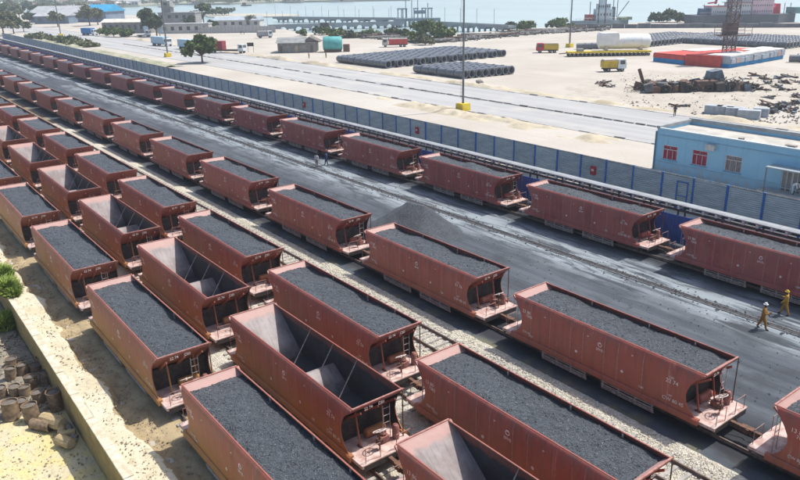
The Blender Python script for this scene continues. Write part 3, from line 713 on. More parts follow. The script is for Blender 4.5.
def wagon_label(k, i):
    kind = {'A': 'ochre stained coal wagon', 'B': 'empty red brown hopper wagon', 'C': 'red brown coal wagon by vacant track', 'D': 'brick red coal wagon', 'E': 'maroon coal wagon'}[k]
    ref, at_, fw, bk = {'A': (2, 'abreast of the rusty drum cluster', 'past the drum cluster', 'behind the drum cluster'), 'B': (2, 'right in front of the blue clad shunter', 'after that, past the shunter', 'from the shunter towards the distant trees'),
      'C': (-1, 'level with the tipped coal heap', 'past the coal heap', 'from the coal heap towards the distant trees'), 'D': (1, 'right beside the tipped coal heap', 'past the coal heap towards the workers', 'from the coal heap towards the distant trees'), 'E': (-1, 'beside the two people at the drain', 'from those two people towards the blue building', 'from the two people towards the distant trees')}[k]
    if i == ref: return kind+' '+at_
    return kind+', '+ORD[abs(i-ref)]+' '+(fw if i > ref else bk)
for k, (y0, xs, idx, tint, dust, phrase) in ROWS.items():
    for i in idx:
        cx = xs+i*PITCH_W+LH; cy = TR[k]; d = math.hypot(cx, cy); loaded = k != 'B'
        lv = 2 if d < 75 else (1 if d < 135 else 0)
        src, kids = PROTO[(lv, int(loaded), (0 if k == 'A' else (i & 1)) if lv == 2 else 0)]
        rt, new = copy_tree(src, kids); rt.location = (cx, cy, 0)
        st = wagon_label(k, i); tag(rt, st, 'wagon', 'hopper wagons in the '+phrase)
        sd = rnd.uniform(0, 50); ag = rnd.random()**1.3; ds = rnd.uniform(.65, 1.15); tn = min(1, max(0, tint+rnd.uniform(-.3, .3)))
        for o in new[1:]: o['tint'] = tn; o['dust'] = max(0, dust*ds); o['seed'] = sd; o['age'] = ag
        if loaded:
            me = COALS[(i*3+len(k)+ord(k)) % 4] if d < 110 else COAL_FAR
            c = ob('coal_load', me, None, (cx, cy, 0)); c['seed'] = sd
            if rnd.random() < .5: c.rotation_euler.z = math.pi
            st = st.replace('ochre stained coal', 'ochre stained').replace('red brown coal wagon by vacant track', 'vacant track row wagon').replace('red coal', 'red').replace('maroon coal', 'maroon'); tag(c, 'coal in '+st, 'coal load', 'coal loads in the '+phrase)
for (r, kids) in PROTO.values():
    for p, subs in kids:
        for s in subs: bpy.data.objects.remove(s)
        bpy.data.objects.remove(p)
    bpy.data.objects.remove(r)
# ================================================================ CONVEYOR, FENCE, BUILDING, POLES
def drift(x, y0): return y0+max(0, -x-35)*.0088
SLOPE = math.atan(-.0088)
SEG = 3.3; NSEG = 112
# conveyor: pale cover on trestles with a blue skirt behind the last wagon row
coverm = M('belt_cover', (.27, .285, .30), (.21, .225, .24), .8, .7); brk = M('idler_white', (.55, .55, .55), (.42, .42, .42), 2, .7)
cv = thing('conveyor', 'long low conveyor with pale cover and blue skirt behind the maroon wagons', 'conveyor', (-10, 53.2, 0))
b_ = MB(); b_.prism([(-.62, 3.30), (.3, 3.30), (.3, 3.36), (.15, 3.44), (-.4, 3.44), (-.62, 3.38)], 'X', -SEG+.02, 0); cover_me = b_.mesh('belt_cover', coverm)
b_ = MB()
b_.prism([(-.6, 3.0), (-.48, 3.0), (-.48, 3.295), (-.6, 3.295)], 'X', -.1, .1); b_.box(-.05, .05, -.48, .5, 3.01, 3.1)
idler_me = b_.mesh('idler_frame', brk)
b_ = MB(); b_.box(-SEG, 0, -.55, -.45, 2.8, 3.0); b_.box(-SEG, 0, .45, .55, 2.8, 3.0)
for s in (-1, 1): b_.bar((-1.6, s*.5, 2.8), (-1.6, s*.75, 0), .12, .12)
b_.bar((-1.6, -.6, 1.2), (-1.6, .6, 1.2), .08, .08); trest_me = b_.mesh('trestle', darkst)
b_ = MB(); n = 11
for i in range(n): x = -SEG*i/n; b_.box(x-SEG/n*.5, x, -.03, .03, .25, 2.62); b_.box(x-SEG/n, x-SEG/n*.5, .0, .06, .25, 2.62)
skirt_me = b_.mesh('skirt_panel', bluep)
b_ = MB(); b_.box(-.06, .06, -.1, .06, 0, 2.7); skp_me = b_.mesh('skirt_post', bluep)
for k in range(NSEG):
    x = -k*SEG; y = drift(-10+x, 53.2)-53.2
    for nm, me in (('belt_cover', cover_me), ('trestle', trest_me)): ob(nm, me, cv, (x, y, 0))
    for q in ((-.5, -1.6, -2.7) if k < 75 else (-.5, -2.1)): ob('idler_frame', idler_me, cv, (x+q, y, 0))
    ob('skirt_panel', skirt_me, cv, (x, y-1.05, 0)); ob('skirt_post', skp_me, cv, (x, y-1.05, 0))
# fence of louvred panels between blue posts
fencem = M('fence_sheet', (.36, .42, .45), (.22, .27, .30), .6, .6, stretch=(1, 1, 3), varied=True, trans=.1)
fn = thing('boundary_fence', 'long grey sheet fence with blue posts between conveyor and road', 'fence', (-12, 61.0, 0))
b_ = MB(); NL = 17
for i in range(NL):
    z0 = .2+i*.185
    b_.add([(-SEG+.06, .03, z0), (-.06, .03, z0), (-.06, -.05, z0+.15), (-SEG+.06, -.05, z0+.15), (-SEG+.06, .03, z0+.19), (-.06, .03, z0+.19)], [(0, 1, 2, 3), (3, 2, 5, 4)])
fp_me = b_.mesh('fence_panel', fencem, fix=False)
b_ = MB()
for i in range(22): b_.box(-SEG+.08+i*.145, -SEG+.14+i*.145, -.05, .05, 3.36, 3.46)
b_.box(-SEG+.06, -.06, -.03, .03, 3.33, 3.38); ft_me = b_.mesh('top_strip', M('fence_top', (.26, .27, .27), (.14, .15, .16), 2, .7))
b_ = MB(); b_.box(-.09, .09, -.1, .1, 0, 3.45); fpost_me = b_.mesh('fence_post', bluepost)
for k in range(NSEG):
    x = -k*SEG; y = drift(-12+x, 61.0)-61.0
    o = ob('fence_panel', fp_me, fn, (x, y+rnd.uniform(-.02, .02), rnd.uniform(-.03, .03))); o.rotation_euler = (rnd.uniform(-.012, .012), rnd.uniform(-.004, .004), 0); ob('fence_post', fpost_me, fn, (x, y, 0)); ob('top_strip', ft_me, fn, (x, y, 0))
# gate-like inner frame by the building
b_ = MB()
for x in (0, -1.1): b_.box(x-.05, x+.05, -.19, -.11, .1, 2.9)
for z in (.3, 1.5, 2.85): b_.box(-1.15, .05, -.18, -.12, z-.05, z+.05)
gt = b_.build('fence_gate', bluepost, fn); gt.location = (-23.6, 0, 0)
for px, py in ((597, 170), (416.5, 131), (305, 105)):
    p = at(px, py, 2.0); x = p.x; yy = drift(x, 61.0)
    sg = thing('hydrant_box', 'small red box fixed to the grey sheet fence', 'box', (x, yy-.16, 1.6), 0, 'red boxes along the fence')
    b_ = MB(); b_.box(-.32, .32, -.14, .04, 0, .9); b_.build('cabinet', M('red_box', (.45, .03, .04), (.35, .03, .04), 2, .5), sg)
    b_ = MB(); b_.box(-.16, .16, -.155, -.143, .4, .62); b_.build('door_plate', whitep, sg)

# blue building
bx0, by0, bH = -46.9, 72.5, 4.95; bw, bd = 34.0, 6.7
bluewall = M('blue_wall', (.24, .53, .76), (.28, .57, .78), .5, .85, .15, 10, lo=.3, hi=.8)
def stained(name, c1, c2, st):
    m, n_, b2 = newmat(name); g = NG(n_); v = g.coord(); xyz = g.sep(v)
    c = g.mix(g.ramp(g.noise(v, .5, 5), .3, .7), c1, c2)
    c = g.mix(g.ramp(g.noise(g.coord((1.6, 1, .12)), 1.4, 6, .65), .5, .72, 0, .45), c, st)
    c = g.mix(g.math('MULTIPLY', g.ramp(xyz[2], .2, 1.6, 1, 0), g.ramp(g.noise(v, 1.5, 5), .35, .6)), c, (.30, .36, .38))
    c = g.mix(g.ramp(g.noise(v, 2.2, 6, .7), .64, .7, 0, .5), c, (.42, .6, .72))
    g.lk(c, b2.inputs['Base Color']); b2.inputs['Roughness'].default_value = .9; g.lk(g.bump(g.noise(v, 8, 4), .2, .02), b2.inputs['Normal']); return m
bluewall = stained('blue_wall_stained', (.215, .43, .58), (.25, .46, .60), (.17, .30, .39))
bl = thing('blue_building', 'long flat roofed bright blue building behind the fence', 'building', (bx0, by0, 0))
doors = [(14.4, 1.95, 0, 2.9), ]
wins = [(.95, 1.8, 1.62, 3.22, 1), (4.55, 1.8, 1.62, 3.26, 1), (8.4, 1.8, 1.62, 3.3, 0), (19.8, 1.85, 1.6, 3.3, 0), (24.0, 1.85, 1.6, 3.3, 0)]
ops = sorted([(x, x+w_, z0, z1) for x, w_, z0, z1, _ in wins]+[(x, x+w_, z0, z1) for x, w_, z0, z1 in doors])
wl = MB(); x = 0
for xa, xb, z0, z1 in ops:
    wl.box(x, xa, 0, .25, 0, bH)
    if z0 > 0: wl.box(xa, xb, 0, .25, 0, z0)
    wl.box(xa, xb, 0, .25, z1, bH); x = xb
wl.box(x, bw, 0, .25, 0, bH); wl.box(0, .25, .25, bd, 0, bH); wl.box(bw-.25, bw, .25, bd, 0, bH); wl.box(.25, bw-.25, bd-.25, bd, 0, bH)
wl.build('wall', bluewall, bl)
rf = MB(); rf.box(.25, bw-.25, .25, bd-.25, bH-.55, bH-.35); rfo = rf.build('roof', M('roof_screed', (.44, .42, .38), (.34, .325, .29), .7, .9), bl)
pr = MB(); pr.box(-.08, bw+.08, bd-.32, bd+.1, bH+.002, bH+.38); pr.box(-.08, .32, -.06, bd-.33, bH+.002, bH+.3); pr.build('parapet', M('parapet_grey', (.32, .34, .35), (.24, .25, .26), 1, .9), rfo)
pr = MB(); pr.box(.33, bw, -.06, .26, bH+.002, bH+.12); pr.build('eaves_band', M('pale_cap', (.5, .58, .62), (.42, .5, .55), 1, .9), rfo)
curt = M('red_curtain', (.36, .035, .07), (.24, .02, .05), 6, .9); greyc = M('grey_curtain', (.25, .24, .24), (.16, .15, .15), 5, .9)
for x, w_, z0, z1, red in wins:
    b_ = MB(); b_.box(x, x+w_, .12, .14, z0, z1); wn = b_.build('window', curt if red else greyc, bl)
    b_ = MB(); fr = .06
    for a, b2, c, d in ((x, x+fr, z0, z1), (x+w_-fr, x+w_, z0, z1), (x, x+w_, z0, z0+fr), (x, x+w_, z1-fr, z1), (x+w_*.3, x+w_*.3+.05, z0, z1-.42), (x+w_*.66, x+w_*.66+.05, z0, z1-.42), (x, x+w_, z1-.5, z1-.42), (x+w_*.48, x+w_*.48+.05, z1-.42, z1)): b_.box(a, b2, .02+rnd.random()*.004, .10, c, d)
    b_.build('window_frame', M('frame_pale', (.62, .56, .54), (.5, .42, .42), 3, .6), wn)
    b_ = MB(); b_.box(x-.08, x+w_+.08, -.1, .06, z0-.1, z0-.003); b_.build('sill', M('sill_blue', (.14, .34, .5), None, 1, .9), wn)
    b_ = MB()
    for k in range(5): xx = x+.15+k*(w_-.3)/4; b_.box(xx-.009, xx+.009, -.035, -.015, z0, z1)
    b_.build('grille', M('grille', (.3, .22, .22), None, 3, .6), wn)
x, w_, z0, z1 = doors[0]
b_ = MB(); b_.box(x, x+w_, .14, .17, 0, z1); dd = b_.build('door', M('door_glass', (.16, .17, .18), (.24, .24, .25), 2, .3), bl)
b_ = MB()
for a in (0, .47, .96, 1.04, 1.5, w_-.07): b_.box(x+a, x+a+.07, .05, .135, 0, z1)
b_.box(x, x+w_, .049, .134, z1-.12, z1); b_.box(x, x+w_, .051, .133, .95, 1.03); b_.build('door_frame', M('door_frame', (.55, .55, .54), None, 2, .6), dd)
b_ = MB(); b_.box(x-1.0, x+w_+2.2, -1.6, -.003, 3.1, 3.22)
b_.build('canopy', M('canopy_grey', (.30, .36, .40), (.24, .28, .3), 1, .8), bl)
b_ = MB()
for xx in (x-.9, x+w_+2.1): b_.box(xx-.05, xx+.05, -1.55, -1.45, 0, 3.097); b_.build('canopy_post', M('canopy_post', (.2, .23, .25), None, 1, .8), bl); b_ = MB()
b_ = MB(); b_.box(x-1.6, x+w_+3.5, -1.42, -.006, 0, .74); b_.build('porch_step', concrete, bl)
b_ = MB(); b_.box(-.12, .02, -.14, -.01, 0, bH-.3); b_.build('downpipe', M('downpipe', (.12, .2, .28), None, 1, .7), bl)

for zz, yy in ((bH-.7, -.05), (1.25, -.04)): b_ = MB(); b_.box(.3, bw-.3, yy-.02, yy+.02, zz, zz+.05); b_.build('cable_duct', M('duct', (.3, .42, .5), None, 2, .8), bl)
b_ = MB(); b_.box(6.2, 7.2, -.45, -.004, 3.55, 4.15); b_.build('air_conditioner', M('ac_grey', (.5, .5, .48), (.38, .38, .37), 3, .8), bl)
for i in range(7):
    b_ = MB(); xx = rnd.uniform(1, bw-2); yy = rnd.uniform(1, bd-1.2); b_.box(xx, xx+rnd.uniform(.3, 1.4), yy, yy+rnd.uniform(.2, .6), bH-.345, bH-.345+rnd.uniform(.08, .3)); b_.build('roof_debris', M('roof_debris', (.3, .27, .24), (.2, .18, .16), 2, .9), rfo)
# light poles with yellow concrete feet
def pole(px, py, h, label, r=.2):
    p = at(px, py); t = thing('light_pole', label, 'pole', (p.x, p.y, 0), 0, 'light poles of the port')
    b_ = MB(); b_.tube((0, 0, .2), (0, 0, h), r, 10, r*.55); b_.build('mast', M('pole_steel', (.16, .17, .18), (.11, .11, .12), .5, .6), t, True)
    b_ = MB(); b_.prism([(-1.0, -.05), (1.0, -.05), (.85, 1.25), (-.85, 1.25)], 'Y', -.9, .9); b_.build('footing', yellowp, t)
    b_ = MB(); b_.box(-2.2, 2.2, -.08, .08, h-.9, h-.75); b_.build('crossarm', darkst, t)
    for k in range(6): b_ = MB(); b_.prism([(-.25, 0), (.25, 0), (.3, .35), (-.3, .35)], 'Y', -.16, .1); o = b_.build('floodlight', darkst, t); o.location = (-2+.8*k, -.2, h-.72)
    b_ = MB()
    for s in (-1, 1): b_.tube((s*.17-.45, -.1, 2), (s*.17-.45, -.1, h-1), .02, 4)
    for k in range(int((h-3)/.5)): b_.tube((-.62, -.1, 2.2+.5*k), (-.28, -.1, 2.2+.5*k), .014, 4)
    for k in range(5): b_.tube((-.45, -.1, 3+k*(h-6)/4), (0, 0, 3+k*(h-6)/4), .02, 4)
    b_.build('rung_ladder', M('pole_ladder', (.3, .3, .3), None, 1, .6), t)
pole(463, 110.5, 24, 'tall grey light pole with yellow foot between the fence and the road')
pole(569.5, 47.5, 25, 'tall light pole with yellow foot beside the yellow low trailer', .26)
pole(168, 57, 22, 'light pole with yellow foot beside the road near the white box truck', .24)
pole(61, 36.5, 22, 'light pole with yellow foot near the blue truck on the road', .26)

# ---------------------------------------------------------------- people
def person(px, py, label, shirt, trousers, skin=(.10, .055, .035), hat=None, pose='stand', rz=0, h=1.75, z=0, group=None, loc=None):
    k = h/1.75; p = Vector(loc) if loc else at(px, py, z)
    J = {'pel': (0, 0, .95), 'bel': (0, .01, 1.12), 'che': (0, 0, 1.34), 'nek': (0, 0, 1.5), 'hed': (0, .02, 1.56), 'hd2': (0, .03, 1.68)}
    rad = {'pel': .145, 'bel': .135, 'che': .155, 'nek': .055, 'hed': .085, 'hd2': .09}
    st = {'stand': .0, 'walk': .26, 'bend': .05}[pose]
    for s, n in ((-1, 'l'), (1, 'r')):
        f = s*st
        J[n+'hip'] = (s*.1, 0, .9); J[n+'kne'] = (s*.11, f*.55+.02, .5); J[n+'ank'] = (s*.115, f-.02, .09); J[n+'toe'] = (s*.13, f+.15, .04)
        J[n+'sho'] = (s*.2, 0, 1.42); J[n+'elb'] = (s*.27, -f*.4-.02, 1.14); J[n+'wri'] = (s*.26, -f*.6+.1, .92); J[n+'pal'] = (s*.25, -f*.6+.14, .84)
        for a, r_ in (('hip', .105), ('kne', .07), ('ank', .048), ('toe', .04), ('sho', .07), ('elb', .05), ('wri', .035), ('pal', .038)): rad[n+a] = r_
    if pose == 'bend':
        def lean(q, c=R(55)):
            y, zz = q[1], q[2]-.95
            return (q[0], y*math.cos(c)+zz*math.sin(c), .95+zz*math.cos(c)-y*math.sin(c)) if zz > .05 else q
        for n in list(J):
            if n[1:] in ('elb', 'wri', 'pal'): continue
            J[n] = lean(J[n])
        for s, n in ((-1, 'l'), (1, 'r')): sh = J[n+'sho']; J[n+'elb'] = (s*.24, sh[1]+.06, sh[2]-.28); J[n+'wri'] = (s*.2, sh[1]+.14, sh[2]-.5); J[n+'pal'] = (s*.2, sh[1]+.15, sh[2]-.58)
    if pose == 'walk': J['rwri'] = (.2, .28, 1.18); J['rpal'] = (.17, .36, 1.2); J['relb'] = (.29, .04, 1.14)
    names = list(J); edges = [('pel', 'bel'), ('bel', 'che'), ('che', 'nek'), ('nek', 'hed'), ('hed', 'hd2')]
    for n in 'lr': edges += [('pel', n+'hip'), (n+'hip', n+'kne'), (n+'kne', n+'ank'), (n+'ank', n+'toe'), ('che', n+'sho'), (n+'sho', n+'elb'), (n+'elb', n+'wri'), (n+'wri', n+'pal')]
    me = bpy.data.meshes.new('body'); me.from_pydata([Vector(J[n])*k for n in names], [(names.index(a), names.index(b2)) for a, b2 in edges], [])
    o = bpy.data.objects.new('body', me); COL.objects.link(o); o.modifiers.new('s', 'SKIN'); o.modifiers.new('u', 'SUBSURF').levels = 1
    for i, n in enumerate(names): sv = me.skin_vertices[0].data[i]; q_ = 1.0 if n in ('hed', 'hd2', 'nek') or n[1:] in ('pal', 'toe') else 1.3; sv.radius = (rad[n]*k*q_, rad[n]*k*.85*q_); sv.use_root = (n == 'pel')
    dg = bpy.context.evaluated_depsgraph_get(); em = bpy.data.meshes.new_from_object(o.evaluated_get(dg)); bpy.data.objects.remove(o)
    nm = 'p_%02d' % len(MATS)
    mats = [M('skin%s' % str(skin), skin, None, 3, .6), M('cloth%s' % str(shirt), shirt, tuple(c*.7 for c in shirt), 7, .9), M('cloth%s' % str(trousers), trousers, tuple(c*.7 for c in trousers), 7, .9), M('boot', (.02, .02, .02), None, 4, .6)]
    for m_ in mats: em.materials.append(m_)
    bm = bmesh.new(); bm.from_mesh(em)
    segs = [(Vector(J[a])*k, Vector(J[b2])*k, a, b2) for a, b2 in edges]
    def zone(c):
        best = None
        for a, b2, na, nb in segs:
            t = max(0, min(1, (c-a).dot(b2-a)/max((b2-a).length_squared, 1e-9))); d = (c-(a+(b2-a)*t)).length
            if best is None or d < best[0]: best = (d, na, nb)
        nb = best[2]
        if nb in ('hed', 'hd2') or nb[1:] == 'pal': return 0
        if nb[1:] in ('hip', 'kne', 'ank'): return 2
        if nb[1:] == 'toe': return 3
        return 1
    for f in bm.faces: f.material_index = zone(f.calc_center_median())
    # fingers: four bent fingers of unequal length and a thumb on each hand
    for n, s in (('l', -1), ('r', 1)):
        pl = Vector(J[n+'pal'])*k; d = (pl-Vector(J[n+'wri'])*k).normalized(); side = Vector((0, 1, 0)) if abs(d.y) < .8 else Vector((0, 0, 1)); inw = Vector((-s, 0, 0))
        for q, (o2, L_) in enumerate(((-.028, .062), (-.01, .075), (.01, .07), (.028, .055), (.04, .045))):
            a = pl+side*o2*k; mid = a+d*L_*.7*k+(side*.03*k if q == 4 else Vector()); e = mid+(d*.5+inw*.6).normalized()*L_*.5*k
            t_ = MB(); t_.tube(a, mid, .0105*k, 5); t_.tube(mid, e, .0095*k, 5, .007*k)
            vv = [bm.verts.new(v) for v in t_.v]
            for f in t_.f: bm.faces.new([vv[i] for i in f]).material_index = 0
    # nose and ears
    hd = (Vector(J['hed'])*k+Vector(J['hd2'])*k)/2
    for c, sz in ((hd+Vector((0, .095, 0))*k, (.014, .02, .02)), (hd+Vector((-.088, .0, 0))*k, (.012, .02, .03)), (hd+Vector((.088, .0, 0))*k, (.012, .02, .03))):
        r_ = bmesh.ops.create_icosphere(bm, subdivisions=1, radius=1, matrix=Matrix.Translation(c) @ Matrix.Diagonal((*[q*k for q in sz], 1)))
        for f in {f for v in r_['verts'] for f in v.link_faces}: f.material_index = 0
    bm.to_mesh(em); bm.free()
    em.polygons.foreach_set('use_smooth', [True]*len(em.polygons))
    em.name = 'body'
    t = thing('person', label, 'person', p, rz, group); ob('body', em, t)
    top = Vector(J['hd2'])*k
    b_ = MB()
    if hat: b_.lathe([(.001, .075), (.07, .06), (.105, .0), (.11, -.03), (.145, -.035), (.145, -.045), (.1, -.05)], 14, top+Vector((0, 0, .03*k))); b_.build('helmet', M('hat%s' % str(hat), hat, None, 2, .4), t, True)
    else: b_.lathe([(.001, .075), (.06, .06), (.098, .0), (.1, -.06), (.09, -.08)], 12, top+Vector((0, -.012, .02*k))); b_.build('hair', M('hair', (.012, .01, .01), None, 5, .8), t, True)
    return t
orange = (.38, .2, .04); dk = (.06, .055, .06)
person(761.5, 329, 'worker in ochre coveralls and white helmet standing by the drain', orange, (.34, .17, .03), hat=(.75, .75, .75), pose='walk', rz=-1.2, h=1.8)
person(784, 315, 'worker in ochre coveralls raising arms beside the maroon wagons', (.5, .28, .04), orange, hat=(.6, .45, .05), pose='walk', rz=1.9, h=1.75)
person(317, 167.5, 'person in pale shirt standing at the drain by the maroon wagons', (.5, .45, .43), (.3, .25, .25), pose='stand', rz=.4, h=1.75)
person(326.5, 165.5, 'person in dark blue clothes walking beside the maroon wagons', (.03, .05, .14), (.03, .04, .09), pose='walk', rz=2.2, h=1.75)
person(0, 0, 'person in white bending down in front of the blue building', (.75, .76, .76), (.45, .6, .68), pose='bend', rz=-1.6, h=1.75, loc=(-30.9, 71.7, .75))
person(674.5, 116.5, 'person in dark clothes walking across the sand near the concrete blocks', dk, (.03, .03, .035), pose='walk', rz=.6, h=1.75)
person(241, 34.5, 'person in brown walking on the sand by the pale wall', (.2, .12, .08), dk, pose='walk', h=1.75)
person(244, 34.5, 'person in ochre shirt on the sand by the pale wall', (.35, .2, .08), dk, pose='stand', h=1.75)
person(309, 58.5, 'person in orange top standing in front of the grey shed', (.5, .22, .06), dk, pose='stand', h=1.75)
person(326, 58, 'person in dark top standing beside the teal tank', (.2, .1, .06), dk, pose='stand', h=1.75)
# shunter on the end platform of an empty wagon, in blue
person(0, 0, 'shunter in dark blue on the platform between two empty wagons', (.05, .08, .22), (.04, .05, .12), pose='bend', rz=.3, h=1.7, loc=(-53.35, 16.95, 1.07))

# ---------------------------------------------------------------- drums, logs, grass below the wall
drumm = M('rusty_drum', (.27, .19, .12), (.14, .10, .07), 4, .85, .4, 14); drumin = M('drum_ash', (.17, .15, .13), (.10, .09, .08), 6, .95, .5, 14)
def drum(px, py, h=1.0, r=.35, tilt=0, az=0, label='', fill=True):
    p = at(px, py-5, -1.95); t = thing('drum', label, 'drum', (p.x, p.y, -1.93), rnd.uniform(0, 6), 'rusty drums below the retaining wall')
    b_ = MB(); pr_ = [(r*.9, 0)]
    for i in range(9): z = h*i/8; pr_.append((r*(1.03 if i in (0, 3, 5, 8) else .985)*(1+rnd.uniform(-.012, .012)), z))
    pr_ += [(r*.93, h), (r*.93, h*.86)]; b_.lathe(pr_, 16); sh = b_.build('shell', drumm, t, True)
    b_ = MB(); b_.lathe([(.001, h*.93), (r*.5, h*.92), (r*.935, h*.88)], 12); b_.build('fill', drumin, t, True)
    if tilt: t.rotation_euler = (tilt, 0, az); t.location.z = -2+r*.98
    else: t.rotation_euler = (rnd.uniform(-.1, .1), rnd.uniform(-.1, .1), rnd.uniform(0, 6))
    return t
base = 'rusty steel drum standing in the cluster on the rubble below the wall'
for q in ((11, 386), (24, 381), (44, 372), (33, 393), (3, 403), (16, 401), (22, 415), (41, 408), (12, 372), (36, 378), (46, 389), (26, 402)): drum(*q, h=rnd.uniform(.6, .95), r=rnd.uniform(.31, .38), label=base)
drum(58, 413, 1.2, .42, label='tall rusty drum standing right against the retaining wall'); drum(33, 425, 1.0, .42, label='rusty drum with ash inside beside the fallen drum'); drum(12, 423, 1.05, .45, label='banded rusty drum at the edge of the yellow sand')
drum(33, 432, 1.25, .3, R(90), 2.2, 'narrow rusty drum lying on its side on the sand', False)
def logd(px, py, L_, r, az, label):
    p = at(px, py, -1.95); t = thing('log', label, 'log', (p.x, p.y, -1.95+r), az, 'logs and blocks lying below the wall')
    b_ = MB(); b_.lathe([(.001, -L_/2), (r*.95, -L_/2), (r*1.04, -L_/4), (r*.97, 0), (r*1.05, L_/4), (r*.9, L_/2), (.001, L_/2)], 11, axis='X'); b_.build('trunk', M('dry_wood', (.46, .36, .2), (.3, .22, .12), 5, .9, .6, 12, stretch=(.4, 3, 3)), t)
    b_ = MB(); b_.lathe([(.001, 0), (r*.85, 0), (r*.85, .012), (.001, .012)], 11, (L_/2, 0, 0), 'X'); b_.build('cut_face', M('cut_wood', (.5, .4, .26), None, 8, .9), t)
logd(54, 427, 1.5, .38, .5, 'thick pale log lying by the foot of the wall'); logd(66, 446, 1.0, .3, .4, 'short pale log lying on the yellow sand'); logd(68, 437, .8, .22, 1.2, 'small broken log among the stones'); logd(62, 433, .7, .2, -.3, 'stubby log beside the thick pale log')
for i in range(16):
    px, py = rnd.uniform(60, 84), rnd.uniform(420, 447); p = at(px, py, -1.95)
    bm = bmesh.new(); bmesh.ops.create_icosphere(bm, subdivisions=1, radius=rnd.uniform(.13, .3))
    for v in bm.verts: v.co *= rnd.uniform(.75, 1.2)
    me = bpy.data.meshes.new('stone'); bm.to_mesh(me); bm.free(); me.materials.append(M('grey_stone', (.34, .31, .27), (.2, .18, .17), 3, .9, .5, 10))
    tag(ob('stone', me, None, (p.x, min(p.y, 5.95), -1.93)), 'broken grey stone tumbled at the foot of the retaining wall', 'stone', 'stones at the foot of the wall')
leafg = M('grass_green', (.13, .20, .03), (.24, .30, .06), 2.5, .7, lo=.3, hi=.7)
def grass_clump(x, y, z, rx, h, n, seed, label):
    rs = np.random.RandomState(seed); a = rs.rand(n)*6.283; r = rx*np.sqrt(rs.rand(n)); bx = r*np.cos(a); by = r*np.sin(a)*.8; V = []; Fc = []
    for i in range(n):
        hh = h*(.45+.6*rs.rand())*(1.1-.5*r[i]/rx); out = np.array([np.cos(a[i]+rs.randn()*.7), np.sin(a[i]+rs.randn()*.7)])*(.25+.5*rs.rand())*hh*(.4+r[i]/rx); wv = .035+.03*rs.rand(); q = rs.rand()*6.28; wx, wy = wv*np.cos(q), wv*np.sin(q); b0 = len(V)
        V += [(bx[i]-wx, by[i]-wy, 0), (bx[i]+wx, by[i]+wy, 0), (bx[i]+out[0]*.4+wx*.8, by[i]+out[1]*.4+wy*.8, hh*.6), (bx[i]+out[0]*.4-wx*.8, by[i]+out[1]*.4-wy*.8, hh*.6), (bx[i]+out[0], by[i]+out[1], hh*.9)]
        Fc += [(b0, b0+1, b0+2, b0+3), (b0+3, b0+2, b0+4)]
    return tag(ob('grass_clump', bulk('grass_clump', V, Fc, leafg), None, (x, y, z)), label, 'grass', None)
grass_clump(-57.0, 6.62, .05, .8, 1.0, 2600, 1, 'bright green grass clump spilling over the retaining wall').scale = (2.3, 1, 1)
grass_clump(-55.2, 6.75, .2, .45, .7, 900, 3, 'small bright grass tuft on the bank beside the wall coping').scale = (1.6, .9, 1)
grass_clump(-60.2, 6.9, .2, .7, .8, 1500, 4, 'straggling grass patch on the bank behind the bright clump').scale = (2, 1.1, 1)
grass_clump(-54.6, 5.7, -1.9, .8, 1.7, 1600, 2, 'green grass tuft growing at the foot of the retaining wall')
# ================================================================ PORT BEHIND
def leaf_cloud(n, blobs, size, seed, squash=.8):
    rs = np.random.RandomState(seed); V = np.zeros((n, 4, 3)); bi = rs.randint(0, len(blobs), n)
    B = np.array([b[:3] for b in blobs]); Rr = np.array([b[3] for b in blobs])
    d = rs.randn(n, 3); d /= np.linalg.norm(d, axis=1)[:, None]; rr = Rr[bi]*(.45+.6*rs.rand(n)**.6)
    c = B[bi]+d*rr[:, None]*np.array([1, 1, squash])
    u = rs.randn(n, 3); u /= np.linalg.norm(u, axis=1)[:, None]; v = np.cross(u, rs.randn(n, 3)); v /= np.linalg.norm(v, axis=1)[:, None]
    s = size*(.5+rs.rand(n))[:, None]
    V[:, 0] = c-u*s; V[:, 1] = c+v*s*.5; V[:, 2] = c+u*s; V[:, 3] = c-v*s*.5
    F_ = (np.arange(n)[:, None]*4+np.arange(4)[None]).tolist(); return V.reshape(-1, 3).tolist(), F_
foli = {'green': M('leaf_green', (.07, .11, .025), (.12, .16, .04), .8, .7, lo=.3, hi=.7), 'dark': M('leaf_dark', (.045, .07, .028), (.085, .11, .04), .8, .7, lo=.3, hi=.7), 'olive': M('leaf_olive', (.10, .11, .05), (.16, .165, .08), .8, .7, lo=.3, hi=.7)}
bark = M('bark', (.13, .10, .075), (.08, .06, .05), 3, .9)
def tree(px, py, h, rad, label, kind='green', n=900, seed=0, stem=.35, group='trees of the port', loc=None, nm='tree', flat=.75):
    r_ = random.Random(seed*13+5); p = Vector(loc) if loc else at(px, py); t = thing(nm, label, 'tree' if nm == 'tree' else 'bush', (p.x, p.y, p.z), r_.uniform(0, 6), group)
    blobs = []; b_ = MB(); sh = h*stem; b_.tube((0, 0, -.2), (0, 0, sh), h*.03+.06, 7, h*.02+.04)
    for k in range(13):
        a = 2*math.pi*k*.618+r_.uniform(-.4, .4); q = rad*r_.uniform(.15, .85); c = (q*math.cos(a), q*math.sin(a), sh+(h-sh)*r_.uniform(.15, .85)*(1-.35*(q/rad)**2)); blobs.append((*c, rad*r_.uniform(.18, .38)))
        b_.tube((0, 0, sh*.85), c, h*.014+.03, 5, .02)
    blobs.append((rad*.1, 0, h-rad*.3, rad*.3))
    b_.build('trunk', bark, t); V, F_ = leaf_cloud(n, blobs, rad*.12+.06, seed, flat); ob('crown', bulk('crown', V, F_, foli[kind]), t); return t
def wpx(px, py, w): return w*mpp(at(px, py))
tree(202.5, 63, 8.2, 5.2, 'round green tree standing at the roadside by the red container truck', 'green', 2600, 1, .3)
